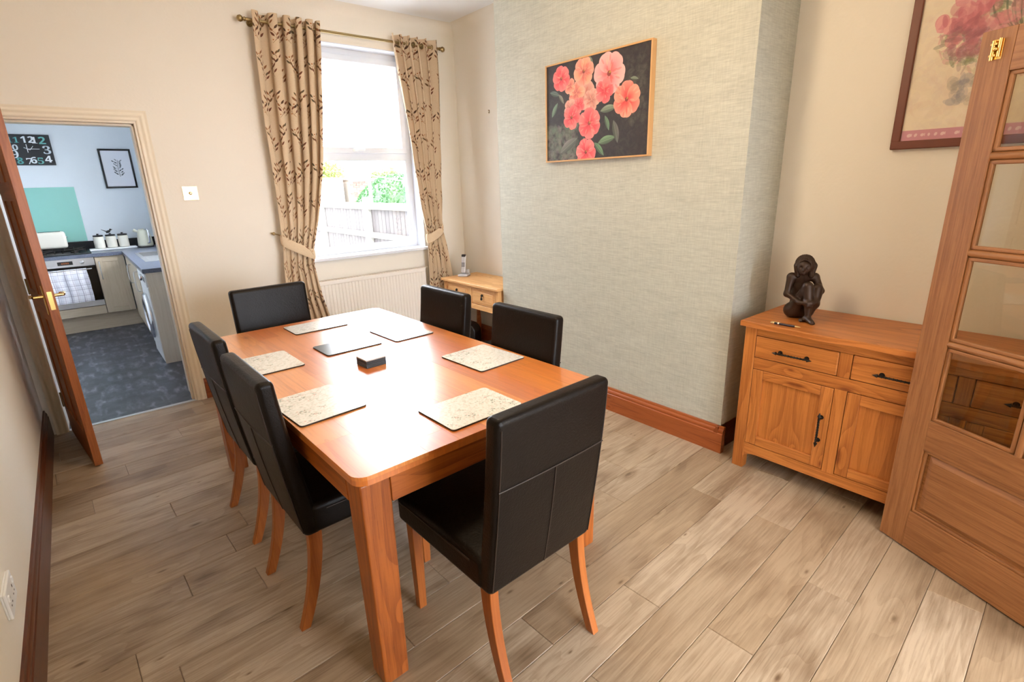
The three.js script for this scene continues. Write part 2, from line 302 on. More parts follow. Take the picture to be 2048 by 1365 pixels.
// architrave and jamb of the kitchen doorway
{
  const W = 0.066, prof = (u) => { // depth profile across the width, u 0..1 from the opening outwards
    return 0.012 + 0.012 * Math.pow(clamp(u * 1.15), 0.6) + 0.0016 * Math.sin(u * 14); };
  const piece = (ax, a0, a1, o, dir, miter0, miter1) => { // ax 'y' or 'x'; o: opening edge; dir: outwards
    const n = 12, P = [], V = (u, t, front) => { const out = u * W * dir, e = u * W; const a = t ? a1 + miter1 * e : a0 - miter0 * e, d = front ? prof(u) : 0; return ax === 'y' ? [o + out, a, d] : [a, o + out, d]; };
    const quad = (a, b, c, d) => P.push(...a, ...b, ...c, ...a, ...c, ...d);
    for (let i = 0; i < n; i++) { const u = i / n, v = (i + 1) / n; quad(V(u, 0, 1), V(v, 0, 1), V(v, 1, 1), V(u, 1, 1)); }
    quad(V(0, 0, 0), V(0, 0, 1), V(0, 1, 1), V(0, 1, 0)); quad(V(1, 0, 1), V(1, 0, 0), V(1, 1, 0), V(1, 1, 1));
    for (const t of [0, 1]) for (let i = 0; i < n; i++) { const u = i / n, v = (i + 1) / n; quad(V(u, t, 0), V(v, t, 0), V(v, t, 1), V(u, t, 1)); }
    const g = new THREE.BufferGeometry(); g.setAttribute('position', new THREE.Float32BufferAttribute(P, 3)); g.computeVertexNormals(); return g;
  };
  const t = new THREE.Group(); t.name = numbered('trim_4'); scene.add(t); struct(t, 'cream gloss moulded frame around the kitchen doorway', 'door frame');
  const mm = mGloss.clone(); mm.side = THREE.DoubleSide;
  part('architrave', piece('y', 0, DY, DX1, 1, 0, 1), mm, t); part('architrave', piece('x', DX0, DX1, DY, 1, 1, 1), mm, t); part('architrave', piece('y', 0, DY, DX0, -1, 0, 1), mm, t);
  part('jamb', bb(DX1 - 0.012, DX1 + 0.004, 0, DY, -0.285, 0.004, 0.001), mGloss, t); part('jamb', bb(DX0 - 0.004, DX0 + 0.001, 0, DY, -0.285, 0.004, 0.0005), mWhite, t); part('jamb', bb(DX0, DX1, DY - 0.012, DY + 0.004, -0.285, 0.004, 0.001), mGloss, t);
  part('door_stop', bb(DX1 - 0.026, DX1 - 0.012, 0, DY - 0.012, -0.075, -0.04, 0.002), mGloss, t); part('door_stop', bb(DX0 + 0.014, DX1 - 0.012, DY - 0.026, DY - 0.012, -0.075, -0.04, 0.002), mGloss, t);
  struct(part('trim_5', rb(DX1 - DX0, 0.006, 0.035, (DX0 + DX1) / 2, 0.002, -0.008, 0.0025), mSteel, scene), 'silver threshold strip between wood floor and dark vinyl', 'threshold');
}

// ------------------------------------------------------------------ window
{
  const w = new THREE.Group(); w.name = numbered('window_1'); scene.add(w); struct(w, 'white framed window with an upper opening light, above the radiator', 'window');
  const zc = -0.17, D = 0.06, F = 0.062;
  const ring = (x0, x1, y0, y1, f, d, z) => { const s = rectShape(x0, x1, y0, y1); s.holes.push(holePath(x0 + f, x1 - f, y0 + f, y1 - f)); const g = extrude(s, d - 0.006, { bevelEnabled: true, bevelThickness: 0.003, bevelSize: 0.003, bevelSegments: 1, bevelOffset: -0.003 }); g.translate(0, 0, z - d / 2 + 0.003); return g; };
  part('window_frame', ring(WX0, WX1, WY0 + 0.0, WY1, F, D, zc), mUpvc, w);
  part('transom', bb(WX0 + F - 0.005, WX1 - F + 0.005, 1.775, 1.845, zc - D / 2, zc + D / 2, 0.004), mUpvc, w);
  const sash = part('opening_sash', ring(WX0 + F - 0.012, WX1 - F + 0.012, 1.832, WY1 - F + 0.012, 0.048, 0.05, zc + 0.022), mUpvc, w);
  part('window_handle', [rb(0.05, 0.018, 0.01, (WX0 + WX1) / 2 + 0.02, 1.856, zc + 0.05, 0.004), rb(0.10, 0.014, 0.012, (WX0 + WX1) / 2 + 0.055, 1.858, zc + 0.062, 0.005)], mWhite, sash);
  part('glass_pane', pb(WX0 + F - 0.01, WX1 - F + 0.01, WY0 + F - 0.01, 1.78, zc - 0.006, zc - 0.002), mGlass, w);
  part('glass_pane', pb(WX0 + F + 0.03, WX1 - F - 0.03, 1.87, WY1 - F - 0.03, zc - 0.006, zc - 0.002), mGlass, w);
  part('glazing_bead', ring(WX0 + F - 0.008, WX1 - F + 0.008, WY0 + F - 0.008, 1.783, 0.014, 0.012, zc + 0.022), mUpvc, w);
  part('reveal_lining', [pb(WX1 - 0.006, WX1 + 0.002, WY0 + 0.004, WY1, zc + 0.028, -0.001), pb(WX0 - 0.002, WX0 + 0.006, WY0 + 0.004, WY1, zc + 0.028, -0.001), pb(WX0, WX1, WY1 - 0.006, WY1 + 0.002, zc + 0.028, -0.001)], mUpvc, w);
  part('window_sill', bb(WX0 - 0.03, WX1 + 0.02, WY0 - 0.022, WY0 + 0.004, zc, 0.055, 0.006, 'x', 2), mUpvc, w);
}
// radiator
{
  const x0 = 2.42, x1 = 3.525, y0 = 0.17, y1 = 0.795, z = 0.115;
  const t = thing('radiator', 'cream ribbed panel radiator fixed to the wall under the window', 'radiator', [0, 0, 0]);
  const P = [], n = 35, w = (x1 - x0 - 0.05) / n;
  const s = new THREE.Shape(); s.moveTo(x0, z - 0.02); s.lineTo(x1, z - 0.02); s.lineTo(x1, z);
  for (let i = n; i > 0; i--) { const b = x0 + 0.025 + (i - 1) * w; s.lineTo(b + w, z); s.lineTo(b + w * 0.84, z); s.lineTo(b + w * 0.7, z + 0.005); s.lineTo(b + w * 0.3, z + 0.005); s.lineTo(b + w * 0.16, z); }
  s.lineTo(x0, z);
  const g = extrude(s, y1 - y0 - 0.07); g.rotateX(-Math.PI / 2); g.scale(1, 1, -1); flip(g); g.translate(0, y0 + 0.035, 0);
  part('front_panel', g, mRad, t);
  part('edge_rail', bb(x0, x1, y1 - 0.036, y1, z - 0.02, z + 0.006, 0.006, 'x', 2), mRad, t); part('edge_rail', bb(x0, x1, y0, y0 + 0.036, z - 0.02, z + 0.006, 0.006, 'x', 2), mRad, t);
  const slots = []; for (let i = 0; i < 40; i++) slots.push(pb(x0 + 0.02 + i * 0.0285, x0 + 0.04 + i * 0.0285, y1 - 0.004, y1 - 0.001, 0.04, z - 0.022));
  part('top_grille', slots, mRad, t);
  part('back_panel', bb(x0, x1, y0 + 0.01, y1 - 0.01, 0.02, 0.035, 0.004), mRad, t);
  part('side_cover', bb(x1 - 0.004, x1, y0, y1, 0.03, z, 0.001), mRad, t);
}

// ------------------------------------------------------------------ curtains
const leafCloth = canvasTex(1024, 1024, (c, w, h) => {
  c.fillStyle = '#d6bd9d'; c.fillRect(0, 0, w, h);
  let s2 = 77; const r = () => { s2 = (s2 * 16807) % 2147483647; return s2 / 2147483647; };
  for (let i = 0; i < 9000; i++) { c.fillStyle = r() > 0.5 ? 'rgba(225,205,175,0.25)' : 'rgba(160,130,100,0.18)'; c.fillRect(r() * w, r() * h, 14, 1.5); }
  const leaf = (x, y, a, l, col) => { c.save(); c.translate(x, y); c.rotate(a); c.fillStyle = col; c.beginPath(); c.moveTo(0, 0); c.quadraticCurveTo(l * 0.35, -l * 0.34, l, 0); c.quadraticCurveTo(l * 0.35, l * 0.34, 0, 0); c.fill(); c.restore(); };
  const cols = ['#6b3a22', '#7c4a2a', '#5a4a30', '#8a5a34', '#6f4f2c', '#4f3320'];
  const sprig = (x, y, dir) => {
    for (const ox of [-w, 0, w]) for (const oy of [-h, 0, h]) {
      s2 = 1000 + Math.floor(x * 13 + y * 7);
      let px = x + ox, py = y + oy; c.strokeStyle = '#80583a'; c.lineWidth = 4; c.beginPath(); c.moveTo(px, py);
      const pts = []; for (let i = 1; i <= 9; i++) { const nx = px + dir * 58 * Math.sin(i * 0.62) * 0.9, ny = py - i * 34; c.lineTo(nx, ny); pts.push([nx, ny, i]); } c.stroke();
      for (const [a, b, i] of pts) { const sd = i % 2 ? 1 : -1, q = Math.floor(r() * 6); c.beginPath(); c.lineWidth = 3; c.moveTo(a, b); c.lineTo(a + sd * 26, b - 26); c.stroke(); leaf(a + sd * 24, b - 24, sd > 0 ? -0.9 : -2.25, 66 + r() * 18, cols[q]); if (i % 3 === 0) leaf(a, b - 6, -1.57 + 0.5 * sd, 56, cols[(q + 2) % 6]); if (i % 4 === 1) { c.fillStyle = '#a8652e'; c.beginPath(); c.arc(a - sd * 22, b - 12, 9, 0, 7); c.fill(); } }
    }
  };
  sprig(110, 360, 1); sprig(360, 860, -1); sprig(600, 330, -1); sprig(860, 880, 1); sprig(330, 400, 1); sprig(90, 880, -1); sprig(850, 420, 1); sprig(620, 900, 1);
}, { repeat: true, size: [0.5, 0.5] });
const mCurtain = M({ map: leafCloth, roughness: 0.9, side: THREE.DoubleSide, transmission: 0.12, thickness: 0, sheen: 0.2, sheenRoughness: 0.7 });
const mLining = M({ map: leafCloth, roughness: 0.9, side: THREE.DoubleSide });
function lerpTab(tab, y) { if (y >= tab[0][0]) return tab[0].slice(1); for (let i = 0; i + 1 < tab.length; i++) { const a = tab[i], b = tab[i + 1]; if (y <= a[0] && y >= b[0]) { const t = (a[0] - y) / (a[0] - b[0]); return a.slice(1).map((v, k) => mix(v, b[k + 1], t)); } } return tab[tab.length - 1].slice(1); }
function curtain(label, tab, phase, tieY, tie, hook, flipS) {
  const t = thing('curtain', label, 'curtain');
  const NS = 130, NY = 90, top = 2.755, bot = 0.03, flat = 1.05, P = [], U = [], I = [];
  const surf = (i, j) => {
    const s = i / NS, y = top - (top - bot) * j / NY, [xl, xr, amp, zc] = lerpTab(tab, y);
    const ph = 2 * Math.PI * phase(flipS ? 1 - s : s), wob = 0.25 * Math.sin(y * 3.1 + s * 9);
    const x = mix(xl, xr, s) + 0.011 * Math.sin(ph * 2) * (amp / 0.04), z = zc + amp * Math.cos(ph + wob) + 0.004 * Math.sin(y * 17 + s * 40) * (1 - Math.abs(y - 1.4) / 1.4);
    return [x, y, z];
  };
  for (let j = 0; j <= NY; j++) for (let i = 0; i <= NS; i++) { P.push(...surf(i, j)); U.push(i / NS * flat, top - (top - bot) * j / NY); }
  for (let j = 0; j < NY; j++) for (let i = 0; i < NS; i++) { const a = j * (NS + 1) + i; I.push(a, a + NS + 1, a + 1, a + 1, a + NS + 1, a + NS + 2); }
  const g = new THREE.BufferGeometry(); g.setAttribute('position', new THREE.Float32BufferAttribute(P, 3)); g.setAttribute('uv', new THREE.Float32BufferAttribute(U, 2)); g.setIndex(I); g.computeVertexNormals();
  // back layer, 3 mm behind
  const b = g.clone(); const bp = b.attributes.position, bn = b.attributes.normal; for (let i = 0; i < bp.count; i++) bp.setXYZ(i, bp.getX(i) - bn.getX(i) * 0.003, bp.getY(i), bp.getZ(i) - bn.getZ(i) * 0.003);
  part('drape', [g, b], mCurtain, t);
  // eyelets on the pole
  for (let k = 0; k < 9; k++) {
    let s = 0, target = (k + 0.5) / 2, best = 9; for (let q = 0; q <= 400; q++) { const v = Math.abs(phase(q / 400) - target - 0.0); if (v < best) { best = v; s = q / 400; } } if (best > 0.02) continue;
    if (flipS) s = 1 - s; const [xl, xr] = lerpTab(tab, 2.70); const e = new THREE.TorusGeometry(0.02, 0.0045, 8, 20); e.rotateY(Math.PI / 2 - 0.3 * (k % 2 ? 1 : -1)); e.translate(mix(xl, xr, s), 2.70, 0.1); part('eyelet', e, mAntique, t);
  }
  // tie-back band: a fabric loop from the wall hook round the cloth
  const bandP = [], N = 48; for (let i = 0; i <= N; i++) for (const k of [0, 1, 2, 3]) { const a = i / N * 2 * Math.PI, ca = Math.cos(a), sa = Math.sin(a); const x = tie.x + tie.w * ca, yy = tie.y + tie.slope * ca * tie.w - 0.012 * (sa > 0 ? sa : 0), h = 0.042, up = [-1, -0.5, 0.5, 1][k] * h, bul = [0, 0.006, 0.006, 0][k]; bandP.push(x + bul * ca, yy + up, tie.z + (tie.d + bul) * sa); }
  const BI = [], BU = []; for (let i = 0; i <= N; i++) for (const k of [0, 1, 2, 3]) BU.push(0.11 + i / N * 0.5, 0.27 + k * 0.028); for (let i = 0; i < N; i++) for (let k = 0; k < 3; k++) { const a = i * 4 + k; BI.push(a, a + 1, a + 4, a + 1, a + 5, a + 4); }
  const bg = new THREE.BufferGeometry(); bg.setAttribute('position', new THREE.Float32BufferAttribute(bandP, 3)); bg.setAttribute('uv', new THREE.Float32BufferAttribute(BU, 2)); bg.setIndex(BI); bg.computeVertexNormals();
  part('tie_back', bg, mLining, t);
  part('hook', [cyl(0.007, 0.007, [hook[0], hook[1], 0], [hook[0], hook[1], 0.05]), ball(0.013, hook[0], hook[1], 0.055), tube([[hook[0], hook[1], 0.045], [hook[0] + (tie.x - hook[0]) * 0.25, hook[1] - 0.012, 0.06], [hook[0] + (tie.x - hook[0]) * 0.45, hook[1] - 0.03, 0.07]], 0.005, 10, 6)], mAntique, t);
  return t;
}
curtain('leaf-print beige curtain tied back at the left of the window',
  [[2.755, 2.283, 2.765, 0.05, 0.10], [2.5, 2.272, 2.742, 0.05, 0.10], [2.0, 2.258, 2.69, 0.046, 0.10], [1.65, 2.262, 2.64, 0.040, 0.105], [1.3, 2.258, 2.56, 0.024, 0.115], [1.08, 2.25, 2.49, 0.016, 0.125], [0.95, 2.235, 2.475, 0.018, 0.13], [0.7, 2.21, 2.49, 0.024, 0.165], [0.4, 2.22, 2.55, 0.028, 0.185], [0.03, 2.22, 2.60, 0.03, 0.19]],
  (s) => 5.0 * Math.pow(s, 1.35), 1.08, { x: 2.372, y: 1.10, w: 0.122, d: 0.045, z: 0.125, slope: -0.55 }, [2.222, 1.215], false);
curtain('leaf-print beige curtain tied back at the right of the window',
  [[2.755, 3.372, 3.79, 0.046, 0.10], [2.45, 3.41, 3.793, 0.044, 0.10], [2.05, 3.465, 3.782, 0.03, 0.10], [1.64, 3.502, 3.763, 0.024, 0.105], [1.33, 3.536, 3.748, 0.018, 0.11], [1.12, 3.57, 3.742, 0.013, 0.115], [0.95, 3.565, 3.78, 0.016, 0.12], [0.65, 3.55, 3.82, 0.022, 0.12], [0.03, 3.54, 3.86, 0.024, 0.125]],
  (s) => 5.0 * Math.pow(s, 1.15), 1.12, { x: 3.657, y: 1.11, w: 0.092, d: 0.036, z: 0.115, slope: 0.5 }, [3.765, 1.175], true);
{
  const t = thing('curtain_pole', 'slim antique brass curtain pole with ball ends above the window', 'curtain pole');
  part('rod', cyl(0.0105, 0.0105, [2.245, 2.70, 0.1], [3.845, 2.70, 0.1], 14), mAntique, t);
  for (const [x, d] of [[2.245, -1], [3.845, 1]]) { const g = lathe([[0, 0], [0.014, 0], [0.014, 0.006], [0.009, 0.012], [0.018, 0.02], [0.023, 0.032], [0.018, 0.046], [0.008, 0.053], [0, 0.055]], 16); g.rotateZ(-d * Math.PI / 2); g.translate(x, 2.70, 0.1); part('finial', g, mAntique, t); }
  for (const x of [2.30, 3.815]) part('bracket', [cyl(0.006, 0.006, [x, 2.70, 0], [x, 2.70, 0.1], 10), cyl(0.022, 0.022, [x, 2.70, 0], [x, 2.70, 0.006], 16)], mAntique, t);
}

// ------------------------------------------------------------------ dining table
const TX = 1.963, TZ = 2.232, TA = 0.0275, TT = 0.772, TW = 1.062, TL = 1.93;
{
  const t = thing('dining_table', 'orange-brown wooden dining table with square legs and glossy top', 'table', [TX, 0, TZ], TA);
  const hw = TW / 2, hl = TL / 2, r = 0.045, out = [];
  for (const [cx, cz, a0] of [[hw - r, hl - r, 0], [-hw + r, hl - r, 90], [-hw + r, -hl + r, 180], [hw - r, -hl + r, 270]]) for (let k = 0; k <= 6; k++) { const a = (a0 + k * 15) * Math.PI / 180; out.push([cx + r * Math.cos(a), cz + r * Math.sin(a)]); }
  const top = part('tabletop', prism(out.map((p) => [p[0] * 0.998, p[1] * 0.999]), TT - 0.03, TT - 0.008, 0.002, (x, z, y) => [z + y, x]), mTableW[1], t);
  const nb = 9, bw = TW / nb;
  for (let i = 0; i < nb; i++) {
    let z = -hl - rr(0, 0.5); while (z < hl) { const L = rr(0.45, 0.85), p = clipRect(out, -hw + i * bw, -hw + (i + 1) * bw, z, z + L); z += L; if (p.length < 3 || Math.abs(area(p)) < 0.0005) continue; const ou = rnd() * 3, ov = rnd() * 3, g = prism(p, TT - 0.012, TT, 0.0004, (X, Z, Y) => [Z + ou + Y, X + ov]); if (g) part('stave', g, mTableW[Math.floor(rnd() * 4)], top); }
  }
  const L = 0.096, ix = hw - 0.012, iz = hl - 0.012;
  for (const [sx, sz] of [[-1, -1], [1, -1], [-1, 1], [1, 1]]) {
    const g = softBox(L, TT - 0.031, L, 0.006, { n: [1, 8, 1], deform: (x, y, z) => { const k = 1 - 0.10 * clamp(0.5 - y / (TT - 0.03)); return [x * k, y, z * k]; } });
    g.translate(sx * (ix - L / 2), (TT - 0.031) / 2, sz * (iz - L / 2)); part('leg', muv(g, 'y'), mTableLeg, t);
  }
  for (const s of [-1, 1]) {
    part('apron', bb(-ix + L, ix - L, 0.652, TT - 0.03, s * (iz - 0.012) - 0.012, s * (iz - 0.012) + 0.012, 0.003), mTableLeg, t);
    part('apron', bb(s * (ix - 0.012) - 0.012, s * (ix - 0.012) + 0.012, 0.652, TT - 0.03, -iz + L, iz - L, 0.003, 'z'), mTableLeg, t);
  }
}
// place mats
const matPrint = canvasTex(512, 384, (c, w, h) => {
  c.fillStyle = '#f3f4f1'; c.fillRect(0, 0, w, h); let s2 = 991; const r = () => { s2 = (s2 * 16807) % 2147483647; return s2 / 2147483647; };
  for (let i = 0; i < 1500; i++) { const q = r(); c.fillStyle = q > 0.75 ? 'rgba(190,194,186,0.3)' : q > 0.55 ? 'rgba(250,248,242,0.5)' : q > 0.4 ? 'rgba(226,208,200,0.3)' : 'rgba(214,218,208,0.35)'; c.beginPath(); c.ellipse(r() * w, r() * h, 3 + r() * 10, 2 + r() * 5, r() * 3, 0, 7); c.fill(); }
  for (let i = 0; i < 26; i++) { const x = r() * w, y = r() * h; c.strokeStyle = 'rgba(120,135,125,0.4)'; c.lineWidth = 2; c.beginPath(); c.moveTo(x, y); c.quadraticCurveTo(x + 20, y - 24, x + 14 + r() * 40, y - 50); c.stroke(); for (let k = 0; k < 5; k++) { c.fillStyle = ['rgba(105,125,115,0.42)', 'rgba(135,155,140,0.45)', 'rgba(205,130,120,0.35)'][Math.floor(r() * 3)]; c.beginPath(); c.ellipse(x + r() * 36, y - r() * 50, 8, 4, r() * 3, 0, 7); c.fill(); } }
});
const mMat = M({ map: matPrint, roughness: 0.25, ior: 1.6, clearcoat: 0.6, clearcoatRoughness: 0.25 }), mMatEdge = M({ color: S('#2a211c'), roughness: 0.6 }), mMatPlain = M({ color: S('#5d666b'), roughness: 0.22 });
function mat(label, x, z, w, d, turn, plain, k) {
  const t = thing('placemat', label, 'placemat', [x, TT + 0.0003, z], turn, 'placemats laid on the dining table');
  const bev = { bevelEnabled: true, bevelThickness: 0.0008, bevelSize: 0.0008, bevelSegments: 1, bevelOffset: -0.0008 };
  const a = extrude(roundShape(-w / 2, w / 2, -d / 2, d / 2, 0.016), 0.004, bev); a.rotateX(-Math.PI / 2); a.translate(0, 0.0008, 0);
  part('backing', a, mMatEdge, t);
  const b = extrude(roundShape(-w / 2 + 0.001, w / 2 - 0.001, -d / 2 + 0.001, d / 2 - 0.001, 0.015), 0.0008); const uv = b.attributes.uv, p = b.attributes.position; for (let i = 0; i < uv.count; i++) { const u = p.getX(i) / w + 0.5, v = p.getY(i) / d + 0.5; uv.setXY(i, w > d ? u : v, w > d ? v : u); }
  b.rotateX(-Math.PI / 2); b.translate(0, 0.0052, 0); part('printed_face', b, plain ? mMatPlain : mMat, t);
}
mat('pale floral placemat before the nearest end chair', 1.975, 3.03, 0.31, 0.225, TA);
mat('pale floral placemat beside the near left chair', 1.572, 2.605, 0.25, 0.305, TA + 0.05);
mat('pale floral placemat beside the far left chair', 1.568, 1.968, 0.255, 0.30, TA);
mat('pale floral placemat before the far end chair with the window behind', 1.985, 1.455, 0.305, 0.215, TA);
mat('glare-whitened placemat beside the far right chair by the side table', 2.285, 1.935, 0.235, 0.30, TA + 0.02);
mat('pale floral placemat beside the near right chair before the papered wall', 2.347, 2.605, 0.262, 0.30, TA + 0.03);
mat('plain slate-grey glossy mat in the middle behind the coasters', 1.965, 1.963, 0.29, 0.20, TA, true);
{
  const t = thing('coaster_stack', 'small square block of dark-sided coasters in the middle of the table', 'coasters', [1.93, TT, 2.315], TA + 0.03);
  for (let i = 0; i < 6; i++) part('coaster', rb(0.098, 0.0064, 0.098, (hash(i, 1, 3) - 0.5) * 0.0012, 0.0034 + i * 0.0066, (hash(i, 2, 3) - 0.5) * 0.0012, 0.002), i === 5 ? M({ color: S('#c9cdd0'), roughness: 0.15 }) : M({ color: S('#3d4650'), roughness: 0.5 }), t);
}

// ------------------------------------------------------------------ chairs
const H0 = 0.375, H1 = 0.975;
const lean = (y) => 0.078 * Math.pow(clamp((H1 - y) / (H1 - H0)), 1.25);
function makeChair() {
  const t = thing('dining_chair', '', 'chair', [0, 0, 0], 0, 'brown leather chairs round the dining table');
  const bh = H1 - H0, bt = 0.066;
  const back = softBox(0.452, bh, bt, 0.02, { n: [10, 12, 2], puff: [0, 0, 0.006], deform: (x, y, z) => { const Y = y + H0 + bh / 2, k = 1 - 0.02 * (1 - (Y - H0) / bh), th = 0.86 + 0.14 * clamp((H1 - Y) / bh); return [x * k, Y, bt / 2 + z * th + lean(Y)]; } });
  const b = part('backrest', back, mLeather, t);
  const rear = (x, y) => [x, y, lean(y) + bt / 2 * (1 - (0.86 + 0.14 * clamp((H1 - y) / bh))) - 0.0062 * (1 - (x / 0.226) ** 2) * (1 - ((y - H0 - bh / 2) / (bh / 2)) ** 2) - 0.0004];
  const hs = []; for (let i = 0; i <= 16; i++) hs.push(rear(-0.216 + 0.432 * i / 16, 0.755)); const vs = []; for (let i = 0; i <= 14; i++) vs.push(rear(0.0, 0.755 - (0.755 - H0 - 0.015) * i / 14));
  part('seam', tube(hs, 0.0026, 32, 6), mSeam, b); part('seam', tube(vs, 0.0022, 28, 6), mSeam, b);
  for (const sx of [-1, 1]) { const ss = []; for (let i = 0; i <= 14; i++) { const y = H1 - 0.03 - (H1 - H0 - 0.05) * i / 14, q = rear(sx * 0.207, y); ss.push([sx * 0.2115, y, q[2] + 0.0012]); } part('seam', tube(ss, 0.0022, 28, 6), mSeam, b); }
  const seat = softBox(0.456, 0.112, 0.50, 0.022, { n: [10, 2, 10], puff: [0, 0.012, 0], deform: (x, y, z) => [x * (1 + 0.02 * z), y + 0.436, z + 0.07 + 0.25 + 0.035] });
  part('seat', seat, mLeather, t);
  const pp = []; for (let i = 0; i <= 24; i++) { const u = i / 24; const x = u < 0.3 ? -0.229 : u > 0.7 ? 0.229 : mix(-0.222, 0.222, (u - 0.3) / 0.4), z = u < 0.3 ? mix(0.16, 0.592, u / 0.3) : u > 0.7 ? mix(0.592, 0.16, (u - 0.7) / 0.3) : 0.604; pp.push([x, 0.468, z]); }
  part('piping', tube(pp, 0.0028, 60, 6), mSeam, t);
  // front legs, tapered
  for (const sx of [-1, 1]) {
    const g = softBox(0.042, 0.40, 0.042, 0.004, { n: [1, 4, 1], deform: (x, y, z) => { const k = 0.72 + 0.28 * (y + 0.2) / 0.4; return [x * k, y + 0.2, z * k]; } });
    g.translate(sx * 0.193, 0, 0.555); part('leg', muv(g, 'y'), mChairLeg, t);
  }
  // rear sabre legs
  for (const sx of [-1, 1]) {
    const g = softBox(0.034, 0.40, 0.05, 0.004, { n: [1, 10, 1], deform: (x, y, z) => { const v = (y + 0.2) / 0.4, k = 0.68 + 0.32 * v; return [x * (0.85 + 0.15 * v), y + 0.2, z * k + 0.115 - 0.085 * Math.pow(1 - v, 1.9)]; } });
    g.translate(sx * 0.195, 0, 0); part('leg', muv(g, 'y'), mChairLeg, t);
  }
  return t;
}
const chair0 = makeChair();
const chairSpots = [
  [1.945, 3.522, Math.PI, 'brown leather chair with its stitched back to the viewer at the table end'],
  [1.322, 2.585, Math.PI / 2, 'nearer of two brown leather chairs tucked in on the doorway side'],
  [1.322, 1.945, Math.PI / 2, 'farther of two brown leather chairs on the doorway side, beside the kitchen doorway'],
  [1.868, 0.985, 0, 'brown leather chair facing the viewer at the far end before the left curtain'],
  [2.605, 1.955, -Math.PI / 2, 'brown leather chair on the far right, before the small side table'],
  [2.61, 2.655, -Math.PI / 2, 'brown leather chair on the right, in front of the papered chimney breast'],
];
chairSpots.forEach(([x, z, a, label], i) => { const c = i ? chair0.clone() : chair0; if (i) { c.name = numbered('dining_chair'); scene.add(c); } c.position.set(x, 0, z); c.rotation.set(0, a + TA, 0); c.userData.label = label; });

